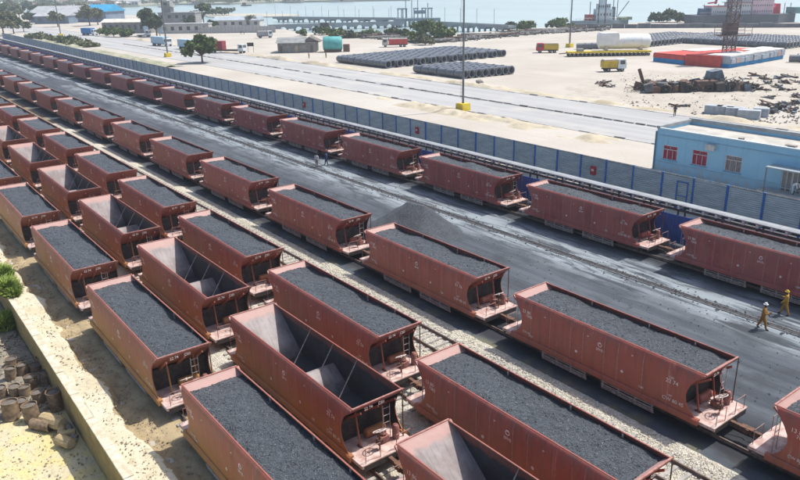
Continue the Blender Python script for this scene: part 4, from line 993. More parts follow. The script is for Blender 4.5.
for i, q in enumerate(((4, 36, 12, 6.5), (14, 34, 10, 5.5), (24, 32, 6, 4), (3, 22, 13, 8), (20, 20, 12, 6), (36, 18, 10, 6))): tree(q[0], q[1], q[2], q[3], 'dark spreading tree in the thicket beside the road bend', 'dark' if i % 2 else 'olive', 1300, 20+i)
for i, q in enumerate(((8, 28, 11, 7), (30, 24, 8, 5), (44, 15, 11, 7), (-4, 27, 13, 8), (12, 14, 13, 9), (28, 12, 12, 8), (60, 13, 10, 7))): tree(*q, 'leafy tree in the wooded ground behind the road bend', 'dark' if i % 2 else 'olive', 1000, 160+i)
for i, q in enumerate(((34, 38.5, 2.2, 5), (44, 40, 2.4, 5), (52, 41, 2, 5), (66, 43, 2.6, 6), (74, 44, 2.2, 5), (82, 46, 2.2, 5), (40, 37, 2, 5), (70, 41, 1.8, 4), (92, 47, 1.6, 4))): tree(*q, 'low scrubby bush in the rubble between fence and road', 'olive' if i % 3 else 'dark', 500, 180+i, .1, 'scrub between the fence and the road', nm='bush', flat=.45)
tree(58, 27, 9, 5.5, 'small rounded tree behind the light pole by the road', 'olive', 900, 31, .45)
for i, q in enumerate(((90, 26, 13, 7), (98, 25, 11, 5), (82, 17, 12, 6))): tree(*q, 'dusty green tree beside the blue roofed warehouse', 'olive', 1000, 40+i)
for i, q in enumerate(((106, 36, 4, 4), (114, 37, 4.4, 4), (122, 37, 4, 4), (128, 37, 3.6, 3.4))): tree(*q, 'green roadside shrub in front of the long shed', 'green', 700, 50+i, .15, 'shrubs in front of the long shed', nm='bush')
for i, q in enumerate(((150, 36, 13, 5), (157, 37, 10, 5), (145, 30, 11, 5))): tree(*q, 'dark tree beside the grey house with a roof tower', 'dark', 900, 60+i)
for i, q in enumerate(((197, 27, 9, 5), (204, 25, 13, 6), (191, 29, 7, 4), (212, 30, 5, 4))): tree(*q, 'tree behind the pale yard wall', 'dark', 900, 70+i)
tree(251, 27, 5.5, 4.5, 'flat topped tree growing on the water side of the pale wall', 'olive', 500, 77, .7)
for i, (px, py, w_, h, kd) in enumerate(((430, 39, 34, 7.5, 'green'), (442, 41, 30, 6, 'green'), (418, 43, 24, 4.5, 'green'), (425, 45, 20, 3.5, 'olive'), (405, 38, 14, 4, 'green'), (395, 36, 20, 3.5, 'dark'))): tree(px, py, h, wpx(px, py, w_)/2, 'spreading green shore bush among the rubble', kd, 1500, 80+i, .12, 'bushes along the shore', nm='bush', flat=.6)
for i, (px, py, w_, h, kd) in enumerate(((335, 37, 30, 3, 'green'), (350, 38, 26, 3, 'olive'), (370, 36, 20, 2.8, 'green'), (322, 35, 20, 4, 'dark'), (303, 36, 14, 3, 'green'), (525, 31, 26, 4.5, 'green'), (512, 30, 18, 4, 'dark'), (560, 29, 26, 4.5, 'green'), (552, 28.5, 14, 3.5, 'dark'))): tree(px, py, h, wpx(px, py, w_)/2, 'low green bush on the water\'s edge', kd, 700, 100+i, .12, 'low bushes on the water\'s edge', nm='bush', flat=.6)
for i, (px, py, w_, h) in enumerate(((656, 22.5, 18, 5), (667, 22.5, 24, 6), (678, 22.5, 18, 4.6))): tree(px, py, h, wpx(px, py, w_)/2, 'tree clump standing on the quay left of the ship', 'dark', 900, 120+i, .15)

# concrete pipes laid out in blocks
pp = MB(); ro, ri, pl = .92, .74, 2.9
pp.lathe([(ro, -pl/2), (ro, pl/2-.45), (ro+.12, pl/2-.42), (ro+.12, pl/2), (ri+.06, pl/2), (ri, pl/2-.3), (ri, -pl/2)], 14, axis='X', closed=True); pipe_me = pp.mesh('concrete_pipe', pipecon, True)
def pipe(x, y, z, lab, grp, rz=0): return tag(ob('concrete_pipe', pipe_me, None, (x, y, z+ro+.1), rz), lab, 'pipe', grp)
npipe = 0
c1 = at(386, 69); 
for j in range(23):
    for i in range(8):
        pipe(c1.x-1.5-i*3.05+rnd.uniform(-.2, .2)-(j % 2)*.9, c1.y+1.0+j*1.93, 0, 'big concrete pipe in the large block of pipes beside the road', 'large block of pipes', rnd.uniform(-.02, .02)); npipe += 1
c2 = at(462, 79.5)
for j in range(8):
    for i in range(6): pipe(c2.x-1.5-i*3.05+rnd.uniform(-.12, .12)+j*.25, c2.y+1.0+j*1.93, 0, 'big concrete pipe in the smaller block of pipes beside the light pole', 'small block of pipes', rnd.uniform(-.02, .02)); npipe += 1
c3 = at(581, 49.5)
for i in range(5): pipe(c3.x+i*1.1, c3.y+i*2.0, 0, 'dark concrete pipe behind the yellow low trailer', 'pipes behind the trailer', .8)
c4 = at(795, 62.5)
for i in range(4): pipe(c4.x+(i % 2)*3, c4.y+i*2.2, 0, 'dark concrete pipe lying apart near the blue edged stack', 'loose pipes near the stack', .5+i*.1)
def pipefield(name, x0, x1, y0, y1, label):
    V = []; Fc = []; mv = [v.co.copy() for v in pipe_me.vertices]; mf = [tuple(p.vertices) for p in pipe_me.polygons]; y = y0; 
    while y < y1:
        x = x0
        while x < x1:
            b0 = len(V); dx = rnd.uniform(-.1, .1); V += [(v.x+x+dx, v.y+y, v.z+ro+.1) for v in mv]; Fc += [tuple(i+b0 for i in f) for f in mf]; x += 3.1
        y += 2.1
    return struct(ob(name, bulk(name, V, Fc, pipecon, True)), label, 'stuff')
pipefield('pipe_field', -163, -144, 213, 256, 'distant field of concrete pipes behind the white tank')
pipefield('pipe_field', -150, -108, 232, 262, 'distant field of concrete pipes in front of the ship')
tag(ob('boulder', bpy.data.objects['stone'].data, None, at(480, 84)+Vector((0, 0, .4))), 'single dark boulder beside the smaller block of pipes', 'boulder').scale = (4, 4, 3)

# tarpaulin covered stacks
redt = M('red_tarp', (.52, .07, .045), (.40, .05, .04), .8, .7); blut = M('blue_tarp', (.01, .22, .46), (.015, .17, .38), .8, .7); whit = M('white_tarp', (.68, .66, .62), (.52, .50, .46), .6, .8); gryt = M('grey_tarp', (.34, .38, .42), (.24, .27, .31), .8, .8)
def stack(px0, py0, px1, py1, depth, h, side_lo, side_up, top_pat, label, split=.5):
    a = at(px0, py0); b2 = at(px1, py1); d = b2-a; L_ = d.length; rz = math.atan2(d.y, d.x)
    t = thing('covered_stack', label, 'stack', a, rz, 'tarpaulin covered stacks')
    b_ = MB(); b_.box(0, L_, 0, depth, 0, h*split); b_.build('lower_tarp', side_lo, t)
    b_ = MB(); n = max(2, int(L_/4))
    pol = [(-.06, h*split+.004), (L_+.06, h*split+.004)]+[(L_+.06-(L_+.12)*i/n, h*(.94+.1*rnd.random())) for i in range(n+1)]
    b_.prism(pol, 'Y', -.07, depth+.07); b_.build('upper_tarp', side_up, t)
    if split < .45:
        for i in range(13):
            b_ = MB(); x0 = L_*i/13; b_.box(x0+.18, x0+L_/13-.1, -.32-rnd.random()*.25, -.075, h*split+.05, h*(.8+.15*rnd.random())); b_.build('bale', rnd.choice([gryt, gryt, M('pink_bale', (.42, .3, .28), None, .8, .8)]), t)
    for i in range(n):
        for j in range(2):
            x0 = L_*i/n; y0 = depth*j/2
            b_ = MB(); b_.box(x0+.05, x0+L_/n-.05, y0+.02, y0+depth/2-.02, h*1.0, h*1.06+rnd.random()*.25); b_.build('top_sheet', top_pat[(i*3+j*2+len(label)) % len(top_pat)], t)
    return t
stack(653, 61.5, 684, 65, 20, 2.2, blut, redt, [whit, redt, whit, whit, redt], 'long covered stack with blue skirt and red and white sheets on top')
stack(684.6, 65.2, 720, 68.0, 25, 2.4, redt, redt, [redt, whit, redt], 'covered stack with a plain red front beside the lattice mast')
stack(729, 68.4, 783, 59, 6, 2.6, blut, gryt, [whit, gryt, whit], 'covered stack of grey blue bales with a bright blue skirt', .38)
# lattice mast
p = at(727, 63.5); lm = thing('lattice_mast', 'dark lattice crane mast with machinery platform behind the scrap heap', 'mast', p, FACE)
dk2 = M('mast_steel', (.16, .11, .105), (.10, .08, .085), 1, .7); wd = 1.15
for sx in (-1, 1):
    for sy in (-1, 1): b_ = MB(); b_.tube((sx*wd, sy*wd, 0), (sx*wd, sy*wd, 26), .13, 6); b_.build('chord', dk2, lm)
b_ = MB()
for k in range(13):
    z = k*2.0
    for (x0, y0), (x1, y1) in (((-1, -1), (1, -1)), ((1, -1), (1, 1)), ((1, 1), (-1, 1)), ((-1, 1), (-1, -1))):
        b_.tube((x0*wd, y0*wd, z), (x1*wd, y1*wd, z+2), .07, 5); b_.tube((x1*wd, y1*wd, z), (x0*wd, y0*wd, z+2), .07, 5); b_.tube((x0*wd, y0*wd, z), (x1*wd, y1*wd, z), .07, 5)
b_.build('bracing', dk2, lm)
b_ = MB(); b_.box(-1.9, 1.2, -1.1, 1.1, 7.2, 10.2); b_.build('machinery_house', dk2, lm)
b_ = MB()
for x in (-3.4, 4.4):
    for y in (-2, 2): b_.tube((x, y, 7.2), (x, y, 9.2), .07, 5)
for y in (-2, 2):
    for z in (8.2, 9.2): b_.tube((-3.4, y, z), (4.4, y, z), .06, 5)
b_.box(-3.4, 4.4, -2, 2, 6.9, 7.16); b_.build('platform', dk2, lm)
b_ = MB(); b_.bar((-3.2, -1.5, 6.8), (1.4, -1.5, 12.0), .25, .25); b_.build('jib_strut', rustst, lm)
b_ = MB(); b_.box(-2.4, 2.4, -2.4, 2.4, -.1, 1.3); b_.build('base_frame', dk2, lm)
b_ = MB(); b_.box(-1.4, 1.6, -1.4, 1.4, 19, 26); b_.build('cabin', M('cabin_navy', (.05, .06, .12), None, 1, .6), lm)

# scrap heap: wrecks and steel of many kinds
sc = at(690, 91); scrap = thing('scrap_heap', 'long tangled heap of rusty scrap machinery and steel on the sand', 'scrap heap', sc, FACE)
smats = [darkst, darkst, rustst, M('scrap_blue', (.16, .20, .24), (.09, .1, .12), 1, .8), M('scrap_brown', (.20, .11, .07), (.09, .06, .05), 1, .8), M('scrap_grey', (.15, .145, .14), (.07, .07, .07), 1, .8)]
k = mpp(sc)
for i in range(300):
    b_ = MB(); x = rnd.uniform(-50, 58)*k; hmax = (1.9+1.2*math.exp(-((x/k-25)/14)**2))
    b_.bar((x, rnd.uniform(-3, 3), rnd.uniform(.1, hmax*.8)), (x+rnd.uniform(-2.6, 2.6), rnd.uniform(-3, 3), rnd.uniform(.1, hmax)), rnd.uniform(.06, .2), rnd.uniform(.06, .2)); b_.build('steel_beam', rnd.choice(smats), scrap)
for i in range(110):
    b_ = MB(); x = rnd.uniform(-46, 52)*k; T = Matrix.Translation((x, rnd.uniform(-2.5, 2.5), rnd.uniform(.4, 1.4))) @ Matrix.Rotation(rnd.uniform(0, 3), 4, 'Z') @ Matrix.Rotation(rnd.uniform(-.35, .35), 4, 'X')
    b_.prism([(-rnd.uniform(.5, 1.3), -.7), (rnd.uniform(.5, 1.3), -.7), (rnd.uniform(.4, 1.2), rnd.uniform(.2, .9)), (-rnd.uniform(.3, 1.1), rnd.uniform(.3, .9))], 'Y', -rnd.uniform(.4, .9), rnd.uniform(.4, .9))
    b_.v = [tuple(T @ Vector(v)) for v in b_.v]; b_.build('machine_block', rnd.choice(smats), scrap)
for x in (-30, -8, 12, 33):
    b_ = MB(); b_.lathe([(.35, -.2), (.8, -.2), (.85, 0), (.8, .2), (.35, .2)], 14, (x*k, -3.1, .85), 'Y', True); b_.build('tyre', M('tyre', (.025, .025, .028), None, 2, .8), scrap, True)
b_ = MB(); b_.box(2*k, 22*k, -2.2, -.4, .9, 2.1); b_.build('rusty_tank', smats[4], scrap)
b_ = MB(); b_.prism([(17*k, .2), (34*k, .2), (34*k, 2.6), (31*k, 3.9), (21*k, 3.5)], 'Y', .6, 3.2); b_.build('wrecked_cab', smats[3], scrap)
b_ = MB(); b_.bar((-46*k, 0, 1.0), (-52*k, .5, 4.4), .5, .6); b_.build('jib_end', rustst, scrap)
for i, (px, py) in enumerate(((768, 84), (788, 91), (797, 97), (772, 99), (757, 77), (780, 79), (746, 80), (790, 78), (776, 110), (785, 106), (768, 106), (793, 113), (745, 92), (752, 88), (760, 91), (765, 80), (776, 88), (783, 84), (797, 83), (796, 104), (788, 110), (772, 113), (680, 107), (602, 84), (607, 87))):
    p = at(px, py); t = thing('scrap_pile', 'small pile of dark scrap steel strewn on the sand', 'scrap', p, rnd.uniform(0, 3), 'scattered scrap piles on the sand')
    for q in range(9):
        b_ = MB(); b_.bar((rnd.uniform(-2, 2), rnd.uniform(-1, 1), .1), (rnd.uniform(-2, 2), rnd.uniform(-1, 1), rnd.uniform(.15, .8)), rnd.uniform(.1, .5), rnd.uniform(.1, .35)); b_.build('steel_piece', rnd.choice(smats), t)
# concrete blocks
gb = M('block_concrete', (.36, .39, .42), (.28, .31, .34), 1, .9)
for i, (px, py, L_) in enumerate(((713.5, 113.5, 2.6), (724.5, 114.5, 2.6), (735, 116, 2.8), (748.5, 118.5, 3.2), (760.5, 116.5, 2.2))):
    p = at(px, py); bm = bmesh.new(); bmesh.ops.create_cube(bm, size=1, matrix=Matrix.Diagonal((L_, 1.7, 1.35, 1))); bmesh.ops.bevel(bm, geom=bm.edges[:], offset=.07, segments=1)
    me = bpy.data.meshes.new('concrete_block'); bm.to_mesh(me); bm.free(); me.materials.append(gb)
    tag(ob('concrete_block', me, None, (p.x, p.y, .68), .35+rnd.uniform(-.06, .06)), 'grey blue concrete block in the row at the far roadside' if i < 4 else 'grey blue concrete block set behind the end of the row', 'block', 'concrete blocks at the roadside')

# ---------------------------------------------------------------- vehicles
tyre = M('tyre', (.025, .025, .028)); chassis = darkst
def wheel_part(t, x, y, r=.5):
    b_ = MB(); b_.lathe([(.01, -.14), (r*.55, -.14), (r, -.15), (r, .15), (r*.55, .14), (.01, .14)], 14, axis='Y'); o = b_.build('wheel', tyre, t, True); o.location = (x, y, r)
    b_ = MB(); b_.lathe([(.01, -.16), (r*.5, -.155), (r*.5, .155), (.01, .16)], 10, axis='Y'); b_.build('rim', M('rim_grey', (.3, .3, .3), None, 2, .6), o)
def cab(t, x0, x1, col, h=2.9, w_=2.4):
    b_ = MB(); b_.prism([(x0, .75), (x1, .75), (x1, 1.75), (x1-.28, h), (x0, h)], 'Y', -w_/2, w_/2); c = b_.build('cab', col, t)
    b_ = MB(); b_.prism([(x1+.004, 1.8), (x1+.012, 1.8), (x1-.21, h-.2), (x1-.22, h-.2)], 'Y', -w_/2+.15, w_/2-.15); b_.build('windscreen', glass, c)
    for s in (-1, 1): b_ = MB(); b_.box(x0+.5, x1-.4, s*w_/2-.01, s*w_/2+.012, 1.75, h-.25); b_.build('side_window', glass, c)
    for s in (-1, 1): b_ = MB(); b_.box(x1-.02, x1+.03, s*.85-.15, s*.85+.15, .85, 1.05); b_.build('headlight', whitep, c)
def truck(px, py, rz, L_, colcab, body, colbody, label, nm='truck', group=None, h=2.9, flip=False):
    p = at(px, py); t = thing(nm, label, 'truck', p, rz, group)
    b_ = MB(); b_.box(-L_/2, L_/2-.1, -.55, .55, .62, .9); b_.build('chassis', chassis, t)
    cab(t, L_/2-2.1, L_/2, colcab, h)
    for x in ([L_/2-1.1, -L_/2+1.2, -L_/2+2.5] if L_ > 6.5 else [L_/2-1.0, -L_/2+1.2]):
        for s in (-1, 1): wheel_part(t, x, s*1.05)
    xb = L_/2-2.3
    if body == 'box':
        b_ = MB(); b_.box(-L_/2, xb, -1.25, 1.25, .95, 3.5); b_.build('cargo_box', colbody, t)
        b_ = MB(); b_.box(-L_/2-.03, -L_/2-.004, -1.15, 1.15, 1.05, 3.4); b_.build('rear_door', colbody, t)
    elif body == 'tip':
        b_ = MB(); b_.prism([(-1.25, 1.0), (1.25, 1.0), (1.3, 2.6), (-1.3, 2.6)], 'X', -L_/2, xb); b_.build('tipper_body', colbody, t)
        b_ = MB(); b_.box(-L_/2+.15, xb-.15, -1.1, 1.1, 2.605, 2.9); b_.build('load', M('sand_load', (.5, .45, .4), None, 2, .9), t)
        for x in np.linspace(-L_/2+.4, xb-.4, 5):
            b_ = MB(); b_.box(x-.06, x+.06, -1.36, -1.30, 1.0, 2.6); b_.build('stake', colbody, t)
    elif body == 'flat':
        b_ = MB(); b_.box(-L_/2, xb, -1.25, 1.25, .95, 1.15); b_.build('flatbed', colbody, t)
    return t
wcab = M('cab_white', (.62, .66, .68), (.5, .54, .56), 1, .5); bcab = M('truck_blue', (.02, .13, .34), (.03, .17, .4), 1, .5); rcab = M('cab_red', (.42, .03, .04), None, 1, .5); lbl = M('truck_palebl', (.30, .45, .55), (.4, .5, .56), 1, .6)
truck(547, 52.8, math.pi+FACE-.1, 6.7, rcab, 'tip', M('tip_yellow', (.6, .42, .03), (.42, .30, .06), 1.2, .7), 'yellow tipper truck with red cab on the sand')
truck(613, 71.5, FACE+.1, 5.6, wcab, 'tip', M('tip_yellow', (.6, .42, .03)), 'yellow tipper truck with white cab in front of the low trailer')
truck(395, 47, FACE+math.pi, 9, M('cab_cream', (.5, .46, .42), None, 1, .5), 'tip', M('red_body', (.5, .06, .05), None, 1, .5), 'red bodied truck parked behind the large block of pipes')
truck(90, 35.5, math.pi*0+.35, 10, wcab, 'box', bcab, 'blue box truck with white cab driving on the road')
truck(162, 46, .2, 11, wcab, 'box', lbl, 'pale blue box truck stopped on the far lane beside the light pole')
truck(189, 49.5, .15, 11, wcab, 'box', lbl, 'pale blue box truck half hidden behind the round roadside tree')
truck(144, 37, FACE, 6, wcab, 'flat', wcab, 'small white pickup parked by the dark trees')
t = truck(226, 53, FACE-.35, 15, wcab, 'flat', chassis, 'container truck with white cab carrying a red container by the road')
b_ = MB(); b_.box(-7.4, -.5, -1.22, 1.22, 1.17, 3.9); cnt = b_.build('container', M('maroon_container', (.26, .04, .05), (.2, .03, .04), 1, .6), t)
b_ = MB()
for i in range(22): b_.box(-7.3+i*.31, -7.16+i*.31, -1.26, -1.222, 1.3, 3.8)
b_.build('corrugation', MATS['maroon_container'], cnt)
truck(265, 38, FACE+.4, 6.5, wcab, 'tip', M('grey_body', (.3, .3, .31), None, 1, .7), 'small white and grey truck on the sand below the pale wall')
# low trailer and the white tank on it
p = at(608, 56.0); lt = thing('low_trailer', 'long yellow many wheeled low trailer carrying the white tank', 'trailer', p, FACE-.03); k = mpp(p)
b_ = MB(); b_.box(-41*k, 41*k, -1.6, 1.6, .95, 1.45); b_.build('deck', yellowp, lt)
for i in range(20):
    for s in (-1, 1):
        wheel_part(lt, (-39+i*4.1)*k, s*1.25, .42)
b_ = MB(); b_.bar((-41*k, 0, 1.0), (-49*k, 0, .8), .25, .25); b_.build('drawbar', darkst, lt)
b_ = MB(); b_.box(-31*k, -25*k, -1, 1, 1.455, 2.2); b_.build('power_pack', M('pack_grey', (.3, .3, .28), None, 1, .7), lt)
p2 = at(623, 55); tk = thing('white_tank', 'large white cylindrical tank with blue band on the low trailer', 'tank', Vector((p2.x, p2.y, 1.5)), FACE-.03); k = mpp(p2); r = 9*k*.5+.75
wt = M('tank_white', (.74, .74, .72), (.62, .63, .62), .4, .45)
b_ = MB(); b_.lathe([(.01, -26*k), (r*.55, -25.6*k), (r*.9, -24.5*k), (r, -23*k), (r, 23*k), (r*.9, 24.5*k), (r*.55, 25.6*k), (.01, 26*k)], 22, (0, 0, r+.25), 'X'); b_.build('shell', wt, tk, True)
b_ = MB(); b_.lathe([(r+.03, -12*k), (r+.04, 16*k)], 22, (0, 0, r+.25), 'X'); o = b_.build('side_band', M('tank_band', (.45, .6, .66), (.7, .7, .68), .5, .5, lo=.3, hi=.5), tk, True)
for x in (-18, 16): b_ = MB(); b_.prism([(-1.6, 0), (1.6, 0), (1.9, 1.2), (-1.9, 1.2)], 'X', x*k-.4, x*k+.4); b_.build('saddle', whitep, tk)
b_ = MB(); b_.prism([(-25.5*k, 1.5), (-7*k, 1.5), (-6.5*k, 2*r+.1), (-8*k, 2*r+.75), (-24*k, 2*r+.75), (-25.5*k, 2*r)], 'Y', -r-.1, r+.1); b_.build('end_cover', wt, tk)

# ---------------------------------------------------------------- shed, tank, walls, houses
p = at(297, 53); k = mpp(p); sh = thing('grey_shed', 'low grey tin shed with sagging roof on the sand by the road', 'shed', p, FACE)
tin = M('tin_grey', (.26, .27, .27), (.17, .18, .18), .7, .8); w_ = 19*k
b_ = MB(); b_.box(-w_, w_, 0, 9, 0, 3.2); b_.build('wall', M('shed_wall', (.26, .24, .21), (.16, .15, .14), .9, .9), sh)
b_ = MB(); b_.prism([(-.6, 3.21), (9.6, 3.21), (5.5, 4.7), (3.8, 4.7)], 'X', -w_-.5, w_*.45); b_.build('roof', tin, sh)
b_ = MB(); b_.prism([(w_*.3, 3.215), (w_+1.6, 3.215), (w_*.65, 5.0)], 'Y', 1, 9.2); b_.build('gable_roof', M('gable_dark', (.1, .085, .08), (.17, .15, .13), .8, .9), sh)
for i in range(5): b_ = MB(); x = -w_*.9+i*w_*.4; b_.box(x, x+w_*.16, -.06, -.003, .2, 2.4); b_.build('door_panel', rnd.choice([tin, MATS['gable_dark'], M('tan_panel', (.4, .34, .22), None, 1, .9)]), sh)
p = at(333, 52); tt = thing('teal_tank', 'teal water tank standing on the sand beside the grey shed', 'tank', p, FACE)
b_ = MB(); b_.lathe([(.01, -3.2), (2.0, -3.1), (2.3, -2.6), (2.3, 2.6), (2.0, 3.1), (.01, 3.2)], 18, (0, 0, 2.7), 'X'); b_.build('shell', M('teal', (.06, .28, .28), (.1, .36, .35), .7, .6), tt, True)
b_ = MB(); b_.box(-2.8, 2.8, -1.6, 1.6, 0, .9); b_.build('stand', rustst, tt)
b_ = MB(); b_.box(3.5, 5.6, -1, 1, 0, 2.4); b_.build('pump_box', MATS['scrap_brown'], tt)
sgp = at(251, 52.5); sg = thing('signboard', 'small dark signboard on two posts beside the road', 'sign', sgp, FACE)
b_ = MB(); b_.box(-1.1, 1.1, -.05, .05, 2.0, 3.2); b_.build('board', darkst, sg)
for x in (-.9, .9): b_ = MB(); b_.tube((x, .1, 0), (x, .1, 3.1), .06, 6); b_.build('post', darkst, sg)
# pale yard wall in panels
a = at(199, 33.5); b2 = at(276, 32.5); d = b2-a; yw = thing('yard_wall', 'pale concrete panel wall between the sand and the water', 'wall', a, math.atan2(d.y, d.x)); n = 22; L_ = d.length/n
for i in range(n):
    b_ = MB(); b_.box(i*L_+.15, (i+1)*L_-.15, -.1, .1, 0, 3.0); b_.build('wall_panel', concrete, yw); b_ = MB(); b_.box(i*L_-.14, i*L_+.14, -.2, .2, 0, 3.3); b_.build('wall_post', M('post_pale', (.5, .48, .44), None, 1, .9), yw)
def house(px, py, rz, w_, d_, h, wallm, roofm, label, gable=True, wins=4, storeys=1, nm='house', group=None):
    p = at(px, py); t = thing(nm, label, 'building', p, rz, group)
    b_ = MB(); b_.box(-w_/2, w_/2, 0, d_, -.3, h); wl = b_.build('wall', wallm, t)
    b_ = MB()
    if gable: b_.prism([(-.6, h+.003), (d_+.6, h+.003), (d_/2, h+d_*.2)], 'X', -w_/2-.5, w_/2+.5)
    else: b_.box(-w_/2-.3, w_/2+.3, -.3, d_+.3, h+.003, h+.5)
    b_.build('roof', roofm, t)
    for s in range(storeys):
        for i in range(wins):
            x = -w_/2+(i+.5)*w_/wins; z = (s+.35)*h/storeys; b_ = MB(); b_.box(x-w_/wins*.2, x+w_/wins*.2, -.05, -.004, z, z+h/storeys*.42); b_.build('window', glass, t)
    return t
greyw = M('grey_wall', (.30, .30, .29), (.22, .22, .22), .3, .9); palew = M('pale_wall', (.5, .48, .44), (.38, .37, .35), .3, .9); rooft = M('tin_roof', (.40, .41, .42), (.3, .31, .32), .3, .7)
bluroof = M('blue_roof', (.02, .24, .45), (.03, .3, .5), .2, .6)
t = house(68, 22.5, FACE-.25, 62, 22, 6.5, M('navy_wall', (.12, .17, .24), (.18, .22, .28), .2, .8), rooft, 'long dark walled warehouse beyond the road', True, 6, nm='warehouse')
b_ = MB(); b_.prism([(-1, 6.9), (23, 6.9), (11, 11.4)], 'X', 12, 32); b_.build('blue_roof_sheet', bluroof, t)
house(52, 24, FACE-.2, 26, 10, 5, M('shed_blue', (.16, .22, .28), None, .3, .9), rooft, 'smaller grey shed in front of the warehouse', True, 3)
t = house(178, 28.5, FACE-.1, 21, 10, 8.0, greyw, M('flat_roof', (.33, .33, .32), None, .3, .9), 'grey two storey house with a roof tower', False, 5, 2)
b_ = MB(); b_.box(-9, -4, 2, 7, 8.51, 14.6); b_.build('roof_tower', greyw, t); b_ = MB(); b_.box(-10.4, -2.6, .8, 8, 11.2, 11.7); b_.build('tower_slab', MATS['flat_roof'], t); b_ = MB(); b_.box(-7.6, -5.6, 1.93, 1.997, 12.3, 13.7); b_.build('window', glass, t)
house(127, 33.5, FACE-.15, 26, 8, 5.4, M('shed_dark', (.17, .165, .16), (.26, .25, .24), .5, .9), M('roof_bleached', (.6, .57, .5), None, .3, .9), 'long dark shed with a bleached roof behind the roadside shrubs', True, 8, nm='long_shed')
house(237, 27.5, FACE-.1, 26, 9, 3.8, palew, M('roof_bluegrey', (.36, .42, .47), None, .3, .8), 'low house with blue grey roof behind the pale wall', True, 6)
house(185, 33.5, FACE-.05, 24, 6, 4.2, palew, rooft, 'long low pale wall building in front of the grey house', False, 6)
for i, (px, py) in enumerate(((160, 36.5), (147.5, 34))):
    p = at(px, py); t = thing('billboard', 'blue billboard panel standing by the dark trees' if i else 'pale blue upright panel beside the dark trees', 'sign', p, FACE)
    b_ = MB(); b_.box(-1.6, 1.6, -.1, .1, 1.5, 6.5); b_.build('board', lbl, t); b_ = MB(); b_.tube((0, .2, 0), (0, .2, 6), .15, 6); b_.build('post', darkst, t)

# rubble bank and timber along the shore
rockm = M('shore_rock', (.20, .19, .18), (.11, .11, .11), .6, .95)
def shoreline(rs, n):
    pts = np.array([(at(x, y).x, at(x, y).y) for x, y in ((352, 37), (380, 38), (402, 41), (440, 42.5), (480, 38.5), (530, 34), (575, 31.5), (600, 30))]); u = rs.rand(n)*(len(pts)-1.001); i = u.astype(int); f = (u-i)[:, None]
    P = pts[i]*(1-f)+pts[i+1]*f; return np.stack([P[:, 0]+rs.randn(n)*2.2, P[:, 1]+rs.randn(n)*2.2, .1+.5*rs.rand(n)], -1)
stones('shore_rubble', 1500, shoreline, .95, rockm, 'dark rubble bank along the shore', 8)
for i in range(60):
    u = i/60; xs_ = [352, 380, 402, 440, 480, 530, 575, 600]; ys_ = [37, 38, 41, 42.5, 38.5, 34, 31.5, 30]; px = 352+248*u; py = float(np.interp(px, xs_, ys_))+rnd.uniform(-1.5, 1)
    p = at(px, py); b_ = MB(); a = FACE+rnd.uniform(-.25, .25); b_.tube((-6, 0, 0), (6, 0, rnd.uniform(-.1, .4)), .35, 6); o = b_.build('steel_pile', rnd.choice([rustst, darkst, M('pale_pile', (.36, .34, .31), None, .6, .9)]), None); o.location = (p.x, p.y, .5+rnd.random()); o.rotation_euler.z = a
    tag(o, 'long pile tube lying along the rubble bank at the shore', 'pile', 'piles lying along the shore')
# viaducts and jetty
def viaduct(pa, pb, dz, npier, label, w_=6, lean=2, nm='viaduct', cat='bridge'):
    a = at(*pa, -1.1); b2 = at(*pb, -1.1); d = b2-a; L_ = d.length; t = thing(nm, label, cat, (a.x, a.y, -1.1), math.atan2(d.y, d.x)); cm = M('bridge_concrete', (.27, .29, .30), (.21, .23, .24), .2, .9)
    b_ = MB(); b_.box(0, L_, -w_/2, w_/2, dz-.9, dz); b_.build('deck', cm, t)
    b_ = MB(); b_.box(0, L_, -w_/2, -w_/2+.3, dz+.003, dz+.3); b_.box(0, L_, w_/2-.3, w_/2, dz+.003, dz+.3); b_.build('parapet', cm, t)
    for i in range(npier):
        x = (i+.5)*L_/npier; pr = MB(); pr.prism([(x-3.2, dz-.905), (x+3.2, dz-.905), (x+2.4, dz-1.8), (x-2.4, dz-1.8)], 'Y', -w_/2, w_/2); po = pr.build('pier_cap', cm, t)
        for q in (-1.9, 1.9):
            for y in (-w_/2+.7, w_/2-.7): b_ = MB(); b_.tube((x+q, y, -2), (x+q, y, dz-1.75), .5, 8); b_.build('pier_column', cm, po)
    for i in range(max(2, npier)): b_ = MB(); x = i*L_/npier; b_.tube((x, 0, dz), (x, 0, dz+7), .1, 5); b_.build('lamp_post', cm, t)
viaduct((268, 31.5), (404, 27.5), 2.9, 9, 'near concrete viaduct crossing the water on paired piers')
viaduct((276, 22), (410, 24), 3.0, 8, 'farther concrete viaduct crossing the water')
viaduct((430, 29.5), (512, 34.5), 3.6, 5, 'concrete jetty walkway running towards the loading platform', 5, nm='jetty', cat='jetty')
p = at(416, 26.5, -1.1); k = mpp(p); jp = thing('loading_platform', 'grey loading platform with steel frames standing in the water', 'platform', (p.x, p.y, -1.1), FACE); gs = M('platform_steel', (.22, .28, .31), (.17, .21, .24), .3, .8)
b_ = MB(); b_.box(-20*k, 24*k, -5, 5, 3.0, 4.4); b_.build('deck', gs, jp)
for i in range(11):
    for y in (-4, 4): b_ = MB(); b_.tube(((-19+i*4.2)*k, y, -3), ((-19+i*4.2)*k, y, 3), .6, 8); b_.build('pile', gs, jp)
for x in (-16, -11, 0, 8, 14):
    b_ = MB()
    for s in (-1, 1): b_.bar(((x+s*1.8)*k, 0, 4.4), ((x+s*1.8)*k, 0, 9), .5, .5)
    b_.box((x-2.6)*k, (x+2.6)*k, -1.5, 1.5, 9, 9.6); b_.build('gantry', gs, jp)
